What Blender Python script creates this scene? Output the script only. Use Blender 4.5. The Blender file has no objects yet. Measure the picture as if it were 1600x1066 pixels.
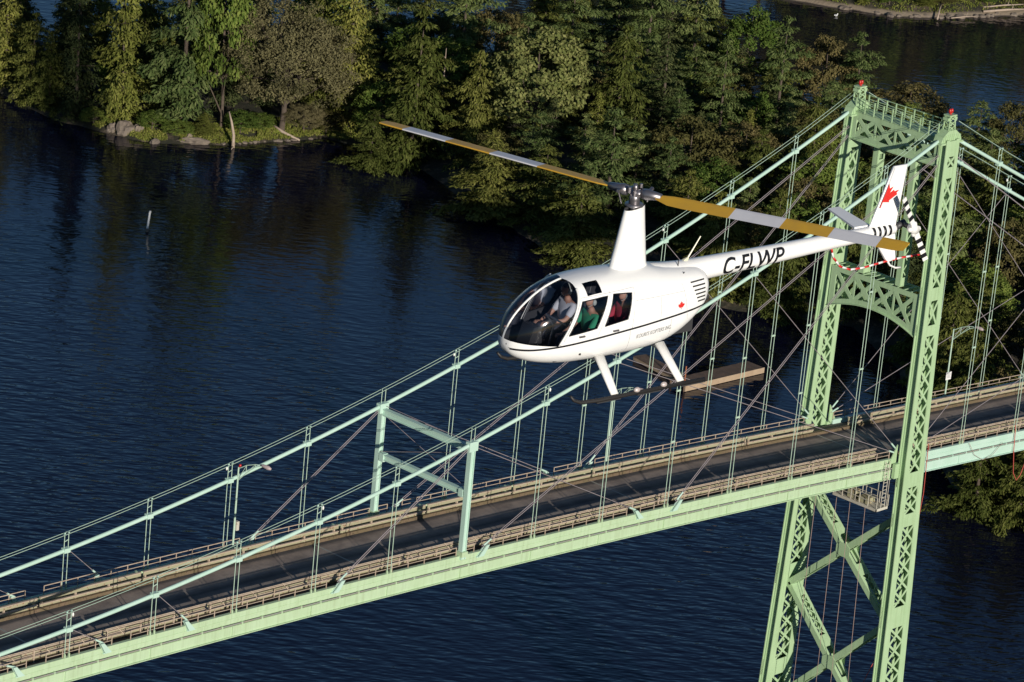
import bpy, bmesh, math, random
import numpy as np
from mathutils import Vector, Matrix, Quaternion

S = bpy.context.scene
COL = S.collection
R = math.radians

# ------------------------------------------------------------------ camera
CAM_POS = Vector((-252.435, -192.128, 153.84))
YAW, PITCH, ROLL, FPX = 0.7468900, 0.3242694, 0.0968056, 6134.643
fw = Vector((math.cos(YAW)*math.cos(PITCH), math.sin(YAW)*math.cos(PITCH), -math.sin(PITCH)))
r0 = Vector((math.sin(YAW), -math.cos(YAW), 0))
u0 = r0.cross(fw)
rt = r0*math.cos(ROLL) + u0*math.sin(ROLL)
up = -r0*math.sin(ROLL) + u0*math.cos(ROLL)
cd = bpy.data.cameras.new('camera')
cd.sensor_width = 36.0
cd.lens = 36.0*FPX/1600.0
cd.clip_start = 1.0
cd.clip_end = 20000
cam = bpy.data.objects.new('camera', cd)
COL.objects.link(cam)
cam.matrix_world = Matrix(((rt.x, up.x, -fw.x, CAM_POS.x), (rt.y, up.y, -fw.y, CAM_POS.y),
                           (rt.z, up.z, -fw.z, CAM_POS.z), (0, 0, 0, 1)))
S.camera = cam

# ------------------------------------------------------------------ sky, sun, exposure
SUN_EL = R(12.5)
sun_dir = Vector((-0.40*math.cos(SUN_EL)/0.9998, -0.9165*math.cos(SUN_EL), math.sin(SUN_EL))).normalized()
W = bpy.data.worlds.new('World')
S.world = W
W.use_nodes = True
nt = W.node_tree
bg = nt.nodes['Background']
sky = nt.nodes.new('ShaderNodeTexSky')
sky.sky_type = 'NISHITA'
sky.sun_disc = False
sky.sun_elevation = SUN_EL
sky.sun_rotation = math.atan2(sun_dir.x, sun_dir.y)
sky.air_density = 1.0
sky.dust_density = 0.3
sky.ozone_density = 4.8
nt.links.new(sky.outputs[0], bg.inputs[0])
bg.inputs[1].default_value = 0.07
sl = bpy.data.lights.new('sun', 'SUN')
sl.energy = 5.0
sl.angle = R(0.5)
sl.color = (1.0, 0.93, 0.83)
so = bpy.data.objects.new('sun', sl)
COL.objects.link(so)
so.rotation_euler = sun_dir.to_track_quat('Z', 'Y').to_euler()
so.location = (-100, -250, 120)
S.view_settings.view_transform = 'Standard'
S.view_settings.look = 'None'
S.view_settings.gamma = 1
S.view_settings.exposure = 0.0
S.view_settings.use_curve_mapping = False
S.cycles.max_bounces = 6
S.cycles.transparent_max_bounces = 8
S.cycles.caustics_reflective = False
S.cycles.caustics_refractive = False

# ------------------------------------------------------------------ helpers
def tag(o, label=None, cat=None, group=None, kind=None):
    if label: o['label'] = label
    if cat: o['category'] = cat
    if group: o['group'] = group
    if kind: o['kind'] = kind
    return o

def empty(name, loc=(0, 0, 0), parent=None):
    o = bpy.data.objects.new(name, None)
    o.empty_display_size = 0.5
    o.location = loc
    COL.objects.link(o)
    if parent: o.parent = parent
    return o

class MB:
    """collects verts / faces, then links them as one mesh object"""
    def __init__(s): s.v = []; s.f = []
    def add(s, vs, fs):
        b = len(s.v)
        s.v += [tuple(v) for v in vs]
        s.f += [tuple(i+b for i in f) for f in fs]
    def hexa(s, c):
        s.add(c, [(0, 3, 2, 1), (4, 5, 6, 7), (0, 1, 5, 4), (1, 2, 6, 5), (2, 3, 7, 6), (3, 0, 4, 7)])
    def box(s, a, b):
        x0, y0, z0 = a; x1, y1, z1 = b
        s.hexa([(x0,y0,z0),(x1,y0,z0),(x1,y1,z0),(x0,y1,z0),(x0,y0,z1),(x1,y0,z1),(x1,y1,z1),(x0,y1,z1)])
    def bar(s, p0, p1, w, h, upv=(0, 0, 1)):
        M = barframe(p0, p1, w, h, upv)
        s.hexa([M @ Vector(c) for c in CUBE])
    def tube(s, pts, rad, n=8, cap=True):
        pts = [Vector(p) for p in pts]
        if not hasattr(rad, '__len__'): rad = [rad]*len(pts)
        rings = []
        prev = None
        for i, p in enumerate(pts):
            d = (pts[min(i+1, len(pts)-1)] - pts[max(i-1, 0)]).normalized()
            a = prev if prev is not None else (Vector((0, 0, 1)) if abs(d.z) < .9 else Vector((1, 0, 0)))
            x = d.cross(a)
            if x.length < 1e-4: x = d.cross(Vector((0, 1, 0)))
            x.normalize(); y = x.cross(d).normalized(); prev = y
            rings.append([p + (x*math.cos(2*math.pi*k/n) + y*math.sin(2*math.pi*k/n))*rad[i] for k in range(n)])
        vs = [v for r in rings for v in r]
        fs = []
        for i in range(len(pts)-1):
            for k in range(n):
                fs.append((i*n+k, i*n+(k+1) % n, (i+1)*n+(k+1) % n, (i+1)*n+k))
        if cap:
            fs.append(tuple(range(n-1, -1, -1))); fs.append(tuple((len(pts)-1)*n+k for k in range(n)))
        s.add(vs, fs)
    def ball(s, c, rx, ry=None, rz=None, n=10, m=6):
        ry = rx if ry is None else ry; rz = rx if rz is None else rz
        vs = [(c[0], c[1], c[2]-rz)]
        for i in range(1, m):
            t = -math.pi/2 + math.pi*i/m
            for k in range(n):
                a = 2*math.pi*k/n
                vs.append((c[0]+rx*math.cos(t)*math.cos(a), c[1]+ry*math.cos(t)*math.sin(a), c[2]+rz*math.sin(t)))
        vs.append((c[0], c[1], c[2]+rz))
        fs = [(0, 1+(k+1) % n, 1+k) for k in range(n)]
        for i in range(m-2):
            for k in range(n):
                a = 1+i*n
                fs.append((a+k, a+(k+1) % n, a+n+(k+1) % n, a+n+k))
        e = len(vs)-1; a = 1+(m-2)*n
        fs += [(a+k, a+(k+1) % n, e) for k in range(n)]
        s.add(vs, fs)
    def prism(s, poly, axis, a, b):
        """polygon of 2D points extruded along an axis between a and b"""
        def P(p, t):
            return {0: (t, p[0], p[1]), 1: (p[0], t, p[1]), 2: (p[0], p[1], t)}[axis]
        n = len(poly)
        vs = [P(p, a) for p in poly] + [P(p, b) for p in poly]
        fs = [tuple(range(n)), tuple(range(2*n-1, n-1, -1))] + [((i+1) % n, i, n+i, n+(i+1) % n) for i in range(n)]
        s.add(vs, fs)
    def build(s, name, m, parent=None, smooth=False, loc=None):
        me = bpy.data.meshes.new(name)
        me.from_pydata(s.v, [], s.f)
        me.update()
        bm = bmesh.new(); bm.from_mesh(me)
        bmesh.ops.recalc_face_normals(bm, faces=bm.faces)
        bm.to_mesh(me); bm.free()
        if m: me.materials.append(m)
        if smooth:
            me.polygons.foreach_set('use_smooth', [True]*len(me.polygons))
        o = bpy.data.objects.new(name, me)
        COL.objects.link(o)
        if parent: o.parent = parent
        if loc: o.location = loc
        return o

CUBE = [(-.5,-.5,-.5),(.5,-.5,-.5),(.5,.5,-.5),(-.5,.5,-.5),(-.5,-.5,.5),(.5,-.5,.5),(.5,.5,.5),(-.5,.5,.5)]

def barframe(p0, p1, w, h, upv=(0, 0, 1)):
    """matrix taking the unit cube to a bar from p0 to p1; w is across, h along upv"""
    p0 = Vector(p0); p1 = Vector(p1)
    d = p1-p0; L = d.length; d.normalize()
    u = Vector(upv); u = (u - d*u.dot(d))
    if u.length < 1e-4:
        u = Vector((1, 0, 0)) - d*d.x
    u.normalize(); v = u.cross(d)
    c = (p0+p1)/2
    return Matrix(((d.x*L, v.x*w, u.x*h, c.x), (d.y*L, v.y*w, u.y*h, c.y), (d.z*L, v.z*w, u.z*h, c.z), (0, 0, 0, 1)))

_unit = {}
def unit_cube(m):
    if m.name not in _unit:
        me = bpy.data.meshes.new('bar_' + m.name)
        me.from_pydata(CUBE, [], [(0,3,2,1),(4,5,6,7),(0,1,5,4),(1,2,6,5),(2,3,7,6),(3,0,4,7)])
        me.update(); me.materials.append(m)
        _unit[m.name] = me
    return _unit[m.name]
def unit_rod(m):
    k = m.name+'_rod'
    if k not in _unit:
        mb = MB(); mb.tube([(-.5, 0, 0), (.5, 0, 0)], .5, 8)
        me = bpy.data.meshes.new('rod_' + m.name)
        me.from_pydata(mb.v, [], mb.f); me.update(); me.materials.append(m)
        me.polygons.foreach_set('use_smooth', [len(p.vertices) == 4 for p in me.polygons])
        _unit[k] = me
    return _unit[k]

def bar(name, p0, p1, w, h, m, parent, upv=(0, 0, 1)):
    o = bpy.data.objects.new(name, unit_cube(m))
    COL.objects.link(o)
    o.parent = parent
    o.matrix_basis = barframe(p0, p1, w, h, upv)
    return o
def rod(name, p0, p1, d, m, parent):
    o = bpy.data.objects.new(name, unit_rod(m))
    COL.objects.link(o)
    o.parent = parent
    o.matrix_basis = barframe(p0, p1, d, d, (0.01, 0.02, 1))
    return o

# ------------------------------------------------------------------ materials
def newmat(name):
    m = bpy.data.materials.new(name); m.use_nodes = True
    n = m.node_tree.nodes; l = m.node_tree.links
    return m, n, l, n['Principled BSDF']

def ramp(n, l, src, stops):
    r = n.new('ShaderNodeValToRGB')
    while len(r.color_ramp.elements) < len(stops): r.color_ramp.elements.new(0.5)
    for e, (p, c) in zip(r.color_ramp.elements, stops):
        e.position = p; e.color = (*c, 1) if len(c) == 3 else c
    l.new(src, r.inputs[0])
    return r

def noise(n, l, vec, scale, detail=4, rough=.55):
    t = n.new('ShaderNodeTexNoise')
    t.inputs['Scale'].default_value = scale
    t.inputs['Detail'].default_value = detail
    t.inputs['Roughness'].default_value = rough
    l.new(vec, t.inputs['Vector'])
    return t

def worn(name, base, alt, rust=None, rust_at=.68, rough=.5, scale=.7, metal=0.0, bump=.0, spec=.4, streak=False):
    """painted / weathered surface: two tones mixed by noise, with optional rust or dirt patches"""
    m, n, l, b = newmat(name)
    g = n.new('ShaderNodeNewGeometry')
    t = noise(n, l, g.outputs['Position'], scale, 6, .65)
    r = ramp(n, l, t.outputs[0], [(.35, base), (.68, alt)])
    out = r.outputs[0]
    if streak:                       # rain streaks and chalky fading running down the steel
        mp = n.new('ShaderNodeMapping'); mp.inputs['Scale'].default_value = (4.5, 4.5, .22)
        l.new(g.outputs['Position'], mp.inputs[0])
        ts = noise(n, l, mp.outputs[0], 1.0, 5, .6)
        rs = ramp(n, l, ts.outputs[0], [(.34, (.66, .62, .54)), (.50, (1, 1, 1)), (.72, (1.12, 1.10, 1.12))])
        ms = n.new('ShaderNodeMix'); ms.data_type = 'RGBA'; ms.blend_type = 'MULTIPLY'; ms.inputs[0].default_value = .30
        l.new(out, ms.inputs[6]); l.new(rs.outputs[0], ms.inputs[7]); out = ms.outputs[2]
    if rust:
        t2 = noise(n, l, g.outputs['Position'], scale*3.1, 7, .7)
        r2 = ramp(n, l, t2.outputs[0], [(rust_at, (0, 0, 0)), (min(rust_at+.06, 1), (1, 1, 1))])
        mx = n.new('ShaderNodeMix'); mx.data_type = 'RGBA'
        l.new(r2.outputs[0], mx.inputs[0]); l.new(out, mx.inputs[6]); mx.inputs[7].default_value = (*rust, 1)
        out = mx.outputs[2]
    l.new(out, b.inputs['Base Color'])
    b.inputs['Roughness'].default_value = rough
    b.inputs['Metallic'].default_value = metal
    b.inputs['Specular IOR Level'].default_value = spec
    if bump:
        bp = n.new('ShaderNodeBump'); bp.inputs['Strength'].default_value = bump; bp.inputs['Distance'].default_value = .05
        t3 = noise(n, l, g.outputs['Position'], scale*12, 5, .6)
        l.new(t3.outputs[0], bp.inputs['Height']); l.new(bp.outputs[0], b.inputs['Normal'])
    return m

def plain(name, c, rough=.5, metal=0.0, spec=.5):
    m, n, l, b = newmat(name)
    b.inputs['Base Color'].default_value = (*c, 1)
    b.inputs['Roughness'].default_value = rough
    b.inputs['Metallic'].default_value = metal
    b.inputs['Specular IOR Level'].default_value = spec
    return m

GREEN = worn('green_steel_paint', (.43, .56, .365), (.395, .525, .325), (.22, .15, .08), .70, .5, .6, streak=True)
GREEN2 = worn('tower_steel_paint', (.375, .52, .305), (.33, .475, .265), (.20, .14, .07), .68, .5, .5, streak=True)
PALE = worn('pale_green_paint', (.46, .62, .53), (.40, .58, .47), (.3, .25, .18), .74, .5, .6)
HANG = worn('hanger_paint', (.42, .55, .44), (.36, .49, .38), (.28, .2, .14), .66, .5, 1.2)
STAY = worn('stay_steel', (.27, .235, .245), (.21, .18, .185), None, .7, .55, 1.0)
RAIL = worn('rusty_rail', (.45, .365, .28), (.37, .285, .21), (.2, .1, .06), .6, .65, 1.5)
BARR = worn('barrier_steel', (.31, .305, .185), (.33, .295, .195), (.23, .12, .07), .56, .65, 1.3)
def asphalt_material():
    """worn lanes: brown dusty wheel tracks between darker gutters and a dark centre, with patches"""
    m, n, l, b = newmat('asphalt')
    g = n.new('ShaderNodeNewGeometry')
    sx = n.new('ShaderNodeSeparateXYZ'); l.new(g.outputs['Position'], sx.inputs[0])
    ab = n.new('ShaderNodeMath'); ab.operation = 'ABSOLUTE'; l.new(sx.outputs[1], ab.inputs[0])
    mp = n.new('ShaderNodeMapping'); mp.inputs['Scale'].default_value = (.12, 1.2, 1); l.new(g.outputs['Position'], mp.inputs[0])
    t0 = noise(n, l, mp.outputs[0], 1.0, 5, .6)
    ad = n.new('ShaderNodeMath'); ad.operation = 'MULTIPLY_ADD'; l.new(t0.outputs[0], ad.inputs[0]); ad.inputs[1].default_value = .9; l.new(ab.outputs[0], ad.inputs[2])
    dv = n.new('ShaderNodeMath'); dv.operation = 'MULTIPLY'; l.new(ad.outputs[0], dv.inputs[0]); dv.inputs[1].default_value = .25
    r = ramp(n, l, dv.outputs[0], [(.10, (.085, .08, .08)), (.30, (.27, .225, .19)), (.74, (.29, .23, .19)), (.84, (.075, .07, .07)), (1, (.07, .065, .065))])
    t = noise(n, l, g.outputs['Position'], .45, 6, .7)
    r2 = ramp(n, l, t.outputs[0], [(.40, (1, 1, 1)), (.62, (.60, .60, .62))])
    mx = n.new('ShaderNodeMix'); mx.data_type = 'RGBA'; mx.blend_type = 'MULTIPLY'; mx.inputs[0].default_value = 1
    l.new(r.outputs[0], mx.inputs[6]); l.new(r2.outputs[0], mx.inputs[7])
    l.new(mx.outputs[2], b.inputs['Base Color']); b.inputs['Roughness'].default_value = .88
    return m
ASPH = asphalt_material()
WALK = worn('walkway_deck', (.17, .135, .11), (.12, .10, .085), None, .6, .85, .8)
KERB = worn('kerb_dirt', (.16, .11, .07), (.125, .10, .05), (.07, .05, .03), .55, .9, 1.6)
PIPE = worn('conduit', (.23, .25, .24), (.3, .27, .22), (.25, .15, .1), .6, .55, 1.5)
CONC = worn('concrete', (.36, .34, .31), (.28, .26, .235), (.16, .15, .13), .62, .85, .5, bump=.3)
SCAF = worn('scaffold_paint', (.52, .50, .42), (.42, .38, .3), (.3, .2, .12), .6, .6, 1.2)
WOOD = worn('weathered_wood', (.15, .10, .068), (.10, .07, .05), (.06, .045, .035), .58, .85, 1.1, bump=.3)
WOODL = worn('pale_timber', (.40, .30, .20), (.33, .24, .16), (.2, .14, .09), .64, .8, 1.4)
DEADW = worn('bleached_wood', (.40, .32, .25), (.30, .23, .17), None, .6, .85, 1.5)
ROCK = worn('granite', (.21, .17, .13), (.13, .105, .085), (.12, .10, .09), .58, .9, .6, bump=.6)
REDL = plain('red_lens', (.45, .02, .015), .3)
REDR = plain('red_rope', (.42, .07, .05), .7)
TANR = plain('tan_rope', (.34, .24, .2), .8)
SIGNW = plain('sign_white', (.72, .71, .68), .5)
INK = plain('black_ink', (.02, .02, .022), .5)
WLAMP = plain('white_lamp', (.78, .77, .72), .4)
GREYL = plain('grey_lamp_head', (.36, .29, .28), .5)

# ------------------------------------------------------------------ the suspension bridge
WZ = 42.0            # bridge deck datum above the water (water is z = 0)
P = 7.62             # one panel between suspenders
HW = 4.818           # half distance between the cable planes
def zd(x):           # top of the stiffening girder
    s = -x
    if s > 114.3: s = 228.6 - s
    return WZ + (.067028*s - 2.944e-4*s*s if s >= 0 else .056279*s)
def zc(x):           # main cable
    s = -x
    return WZ + (28.3336 - .4048349*s + .001727392*s*s if s >= 0 else 28.3336 + .473991*s)
XL, XR = -160.0, 76.2
def xs(a, b, step):
    n = max(1, int(round(abs(b-a)/step)))
    return [a+(b-a)*i/n for i in range(n+1)]

def sweep(mb, prof, a, b, step=P/2, zf=zd):
    """closed section prof of (y, dz) swept along the bridge"""
    X = xs(a, b, step); n = len(prof)
    vs = [(x, y, zf(x)+dz) for x in X for (y, dz) in prof]
    fs = []
    for i in range(len(X)-1):
        for k in range(n):
            fs.append((i*n+k, i*n+(k+1) % n, (i+1)*n+(k+1) % n, (i+1)*n+k))
    fs.append(tuple(range(n))); fs.append(tuple((len(X)-1)*n+k for k in range(n-1, -1, -1)))
    mb.add(vs, fs)
def rect(y0, y1, z0, z1): return [(y0, z0), (y1, z0), (y1, z1), (y0, z1)]

bridge = empty('suspension_bridge', (0, 0, 0))
tag(bridge, 'pale green steel suspension bridge with a laced tower, two cables and rusty railings', 'bridge')

# --- roadway (structure)
mb = MB(); sweep(mb, rect(-3.45, 3.45, -.95, -.46), XL, XR)
road = mb.build('roadway', ASPH); tag(road, 'narrow grey asphalt roadway between the bridge barriers', None, None, 'structure')
for x in (-91.5, -61, -30.5, -2.0, 2.0, 30.5):
    bar('expansion_joint', (x, -3.25, zd(x)-.457), (x, 3.25, zd(x)-.457), .16, .012, PIPE, bridge)
for sgn in (-1, 1):
    mb = MB(); sweep(mb, rect(*sorted((sgn*3.56, sgn*4.58)), -.52, -.40), XL, XR)
    w = mb.build('sidewalk', WALK, bridge)
    mb = MB(); sweep(mb, rect(*sorted((sgn*3.25, sgn*3.60)), -.50, -.22), XL, XR)
    mb.build('kerb', KERB, bridge)
# floor beams below the deck
for i in range(-9, 21):
    x = -i*P
    bar('floor_beam', (x, -4.7, zd(x)-1.25), (x, 4.7, zd(x)-1.25), .22, .6, GREEN, bridge)

# --- stiffening girders: the main span stops short of the tower, the side span is paler
def girder(a, b, sgn, m):
    mb = MB()
    s = sgn
    def rc(y0, y1, z0, z1): return rect(*sorted((s*y0, s*y1)), z0, z1)
    sweep(mb, rc(4.66, 4.80, -.44, 0.0), a, b)          # top plate
    sweep(mb, rc(4.62, 4.90, -.035, .012), a, b)        # top flange
    sweep(mb, rc(4.63, 4.765, -.80, -.44), a, b)
    sweep(mb, rc(4.63, 4.83, -.475, -.435), a, b)       # ledge
    sweep(mb, rc(4.63, 4.73, -1.06, -.80), a, b)
    sweep(mb, rc(4.63, 4.835, -1.07, -1.035), a, b)
    sweep(mb, rc(4.63, 4.79, -1.80, -1.06), a, b)
    sweep(mb, rc(4.40, 4.92, -1.86, -1.80), a, b)       # bottom flange
    g = mb.build('stiffening_girder', m, bridge)
    mb = MB(); sweep(mb, [(s*4.90+.055*math.cos(t), -.88+.055*math.sin(t)) for t in [k*math.pi/3 for k in range(6)]], a, b)
    mb.build('conduit', PIPE, g)
    x = a+1.0
    while x < b:
        z = zd(x)
        bar('conduit_bracket', (x, s*4.72, z-.90), (x, s*4.95, z-.90), .12, .20, m, g)
        x += 1.9
    for i in range(-10, 21):
        x = -i*P
        if a < x < b:
            bar('web_stiffener', (x, s*4.83, zd(x)-1.78), (x, s*4.83, zd(x)-1.08), .07, .07, m, g, (0, 1, 0))
    return g
for sgn in (-1, 1):
    girder(XL, -1.75, sgn, GREEN)
    girder(1.75, XR, sgn, PALE)

# --- railings on the girders and barriers along the road
def outer_rail(a, b, sgn, gaps):
    y = sgn*4.74
    root = MB(); segs = []
    cuts = sorted(gaps); x = a
    for c0, c1 in cuts:
        if c0 > x: segs.append((x, c0))
        x = max(x, c1)
    segs.append((x, b))
    for s0, s1 in segs:
        sweep(root, rect(y-.028, y+.028, .645, .70), s0, s1)
        sweep(root, rect(y-.02, y+.02, .31, .35), s0, s1)
    o = root.build('railing', RAIL, bridge)
    for s0, s1 in segs:
        n = max(1, int(round((s1-s0)/1.60)))
        for k in range(n+1):
            x = s0+(s1-s0)*k/n
            if x < -112 or x > 48: continue
            bar('rail_post', (x, y, zd(x)-.02), (x, y, zd(x)+.66), .052, .052, RAIL, o)
    return o
near_gaps = [(-94.9, -93.2), (-87.4, -85.7), (-67.2, -65.6), (-53.9, -53.3), (-52.0, -50.4), (-35.0, -33.4), (-30.2, -28.6)]
for sgn in (-1, 1):
    outer_rail(XL, -2.2, sgn, near_gaps)
    outer_rail(1.8, XR, sgn, [(28.6, 30.2)])

def barrier(a, b, sgn, brk):
    s = sgn
    def rc(y0, y1, z0, z1): return rect(*sorted((s*y0, s*y1)), z0, z1)
    edges = [a]+[e for e in brk if a < e < b]+[b]
    first = None
    for e0, e1 in zip(edges[:-1], edges[1:]):
        mb = MB()
        sweep(mb, rc(3.44, 3.50, .235, .48), e0+.12, e1-.12)
        sweep(mb, rc(3.445, 3.50, -.19, -.02), e0+.12, e1-.12)
        o = mb.build('barrier_rail', BARR, bridge)
        mb = MB(); sweep(mb, rc(3.39, 3.58, .48, .545), e0+.12, e1-.12); mb.build('top_rail', RAIL, o)
        mb = MB(); sweep(mb, rc(3.37, 3.52, -.02, .055), e0+.12, e1-.12); mb.build('mid_rail', RAIL, o)
        mb = MB()
        if s > 0:
            x = e0+.35
            while x < e1-.1:
                if -112 < x < 48: bar('barrier_post', (x, s*3.545, zd(x)-.46), (x, s*3.545, zd(x)+.49), .16, .11, RAIL, o)
                x += 3.048
            continue
        sweep(mb, rc(3.585, 3.635, .615, .67), e0+.15, e1-.15)
        sweep(mb, rc(3.585, 3.63, .40, .45), e0+.15, e1-.15)
        sweep(mb, rc(3.575, 3.635, .21, .26), e0+.15, e1-.15)
        sweep(mb, rc(3.575, 3.635, 0, .05), e0+.15, e1-.15)
        t = mb.build('back_rail', RAIL, o)
        x = e0+.35
        k = 0
        while x < e1-.1:
            if -112 < x < 48:
                bar('barrier_post', (x, s*3.545, zd(x)-.46), (x, s*3.545, zd(x)+.50), .15, .10, RAIL, o)
                bar('barrier_post', (x+1.52, s*3.61, zd(x)-.1), (x+.75, s*3.61, zd(x)+.66), .06, .06, RAIL, o)
            x += 3.048; k += 1
for sgn in (-1, 1):
    brk = [-160+9.5*k for k in range(1, 30)]
    barrier(XL, -2.4 if sgn < 0 else 1.9 - 4.2, sgn, [-106.2, -96.7, -87.2, -77.7, -68.2, -58.2, -49.0, -39.5, -30.3, -20.8, -11.2])
    barrier(2.2, XR, sgn, [11.3, 20.8, 30.3, 40.0, 50.0, 60.0])

# --- main cables
for sgn in (-1, 1):
    mb = MB()
    mb.tube([(x, sgn*HW, zc(x)) for x in xs(XL, 0, 1.9)], .155, 10)
    mb.tube([(x, sgn*HW, zc(x)) for x in xs(0, XR, 3.8)], .155, 10)
    mc = mb.build('main_cable', PALE, bridge, True)
    for dx in (-.17, .17):
        for a, b, n in ((XL, -1.0, 40), (1.0, XR-24, 16)):
            mb = MB()
            X = xs(a, b, P/3)
            def zh(x):
                t = 2.05 if abs(x) < .1 else 1.28
                return zc(x)+1.28+(.25*max(0, 1-abs(x)/P))
            mb.tube([(x, sgn*HW+dx, zh(x)) for x in X], .022, 5)
            mb.build('hand_rope', HANG, mc, True)

# --- suspenders: two ropes each, carried on above the cable to hold the hand ropes
def suspender(i, sgn):
    x = -i*P
    y = sgn*HW
    z0, z1 = zd(x), zc(x)
    top = z1+1.28
    mb = MB()
    mb.box((x-.27, y-.19, z1-.17), (x+.27, y+.19, z1+.17))
    o = mb.build('suspender', PALE, bridge)
    for dx in (-.19, .19):
        if z1-z0 > 1.0:
            rod('suspender_rope', (x+dx, y, z0-.02), (x+dx, y, z1), .058, HANG, o)
        rod('hand_rope_post', (x+dx, y, z1), (x+dx*.95, y, top+.03), .058, HANG, o)
        bar('rope_socket', (x+dx, y, z0-.06), (x+dx, y, z0+.28), .12, .10, GREEN, o)
        bar('post_cap', (x+dx, y, top-.05), (x+dx, y, top+.07), .11, .11, PALE, o)
    bar('post_tie', (x-.19, y, top-.62), (x+.19, y, top-.50), .04, .05, HANG, o)
    if z1-z0 > 14:
        for f in (.35, .62):
            zz = z0+(z1-z0)*f
            bar('rope_spacer', (x-.23, y, zz), (x+.23, y, zz), .09, .14, HANG, o)
    if i % 3 == 0 and i != 0:
        mb = MB(); mb.ball((x+(.34 if sgn < 0 else -.34), y, top-.28), .08, .08, .16, 8, 6)
        mb.build('cable_light', WLAMP, o, True)
for sgn in (-1, 1):
    for i in list(range(-6, 0))+list(range(1, 7))+list(range(8, 21)):
        suspender(i, sgn)

# --- stays running between tower, cables and girders
def anchor(x, sgn, lean):
    """pale wedge shaped anchor sitting on the girder, leaning along the bridge"""
    y = sgn*4.82; z = zd(x)
    mb = MB()
    dx = .75*lean
    for yo in (.10, .30):
        yy = y + sgn*(yo-.10)
        mb.prism([(x-.28, z-.38), (x+.28, z-.38), (x+dx+.16, z+.42), (x+dx-.16, z+.42)], 1, yy-.05, yy+.05)
    mb.box((x-.34, y-.10, z-.46), (x+.34, y+.26, z-.36))
    return mb.build('stay_anchor', PALE, bridge)
def stay(a, b, sgn, n=1, d=.055):
    (xa, za), (xb, zb) = a, b
    for k in range(n):
        o = (k-(n-1)/2)*.26
        st = rod('diagonal_stay', (xa, sgn*HW+o*.4, za+o*.3), (xb, sgn*HW+o*.4, zb+o*.3), d, STAY, bridge)
    # turnbuckle at the lower end
    hi, lo = (a, b) if za > zb else (b, a)
    v = Vector((hi[0]-lo[0], 0, hi[1]-lo[1])).normalized()
    p = Vector((lo[0], sgn*HW, lo[1]))
    rod('turnbuckle', p+v*.2, p+v*1.0, .15, PALE, bridge)
for sgn in (-1, 1):
    topz = WZ+26.6
    for n_ in (3.85, 6.72):
        stay((-.9, topz-(0 if n_ > 5 else .8)), (-n_*P, zd(-n_*P)+.3), sgn, 2, .06)
        anchor(-n_*P-.25, sgn, .9)
        stay((.9, topz-(0 if n_ > 5 else .8)), (n_*P, zd(n_*P)+.3), sgn, 2, .06)
        anchor(n_*P+.25, sgn, -.9)
    for n_ in (3, 5):
        stay((-n_*P, zc(-n_*P)-.1), (-1.45, WZ+.9 if n_ == 3 else WZ+.55), sgn, 1, .06)
        stay((n_*P, zc(n_*P)-.1), (1.45, WZ+.9 if n_ == 3 else WZ+.55), sgn, 1, .06)
    x7 = -7*P
    stay((x7+.2, zc(x7)-.25), (-4.45*P, zd(-4.45*P)+.3), sgn, 1, .06); anchor(-4.40*P, sgn, -.9)
    stay((x7-.2, zc(x7)-.25), (-8.68*P, zd(-8.68*P)+.3), sgn, 2, .065); anchor(-8.72*P, sgn, .9)
    for i in (11, 12, 13, 14):
        xa = -i*P+.3; xb = -(i-.44)*P
        stay((xa, zc(xa)-.12), (xb, zd(xb)+.25), sgn, 1, .055); anchor(xb+.2, sgn, -.8)

# --- sway frame at the seventh panel
x7 = -7*P
sf = MB()
def ibar(mb, p0, p1, w, h, upv):
    p0 = Vector(p0); p1 = Vector(p1); u = Vector(upv)
    d = (p1-p0).normalized(); v = u.cross(d).normalized()
    mb.bar(p0, p1, w*.55, h-.12, upv)
    for q in (-1, 1):
        mb.bar(p0+u*q*(h/2-.03), p1+u*q*(h/2-.03), w, .07, upv)
for sgn in (-1, 1):
    mb = MB()
    ibar(mb, (x7, sgn*HW, zd(x7)-.3), (x7, sgn*HW, zc(x7)-.1), .42, .44, (1, 0, 0))
    mb.box((x7-.45, sgn*HW-.22, zc(x7)-.55), (x7+.45, sgn*HW+.22, zc(x7)+.2))
    po = mb.build('sway_post', PALE, bridge)
    for dx in (-.19, .19):
        rod('hand_rope_post', (x7+dx, sgn*HW, zc(x7)), (x7+dx, sgn*HW, zc(x7)+1.31), .058, HANG, po)
    bar('post_foot', (x7, sgn*HW, zd(x7)-.05), (x7, sgn*HW, zd(x7)+.35), .62, .62, GREEN, po)
zt7 = zc(x7)-.45; zm7 = zd(x7)+4.95
for z_, h_ in ((zt7, .50), (zm7, .42)):
    mb = MB(); ibar(mb, (x7, -HW+.2, z_), (x7, HW-.2, z_), .42, h_, (0, 0, 1))
    mb.build('sway_strut', PALE, bridge)
rod('sway_rod', (x7+.1, HW-.2, zt7-.3), (x7+.1, -HW+.2, zm7+.3), .05, STAY, bridge)
rod('sway_rod', (x7-.1, -HW+.2, zt7-.3), (x7-.1, HW-.2, zm7+.3), .05, STAY, bridge)
rod('tie_rod', (x7+.15, HW-.2, zt7+.42), (x7+.15, -HW+.2, zt7+.42), .05, STAY, bridge)
for sgn in (-1, 1):
    bar('gusset', (x7, sgn*(HW-.3), zm7-.05), (x7, sgn*(HW-.75), zm7-.05), .5, .62, PALE, bridge)

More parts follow.
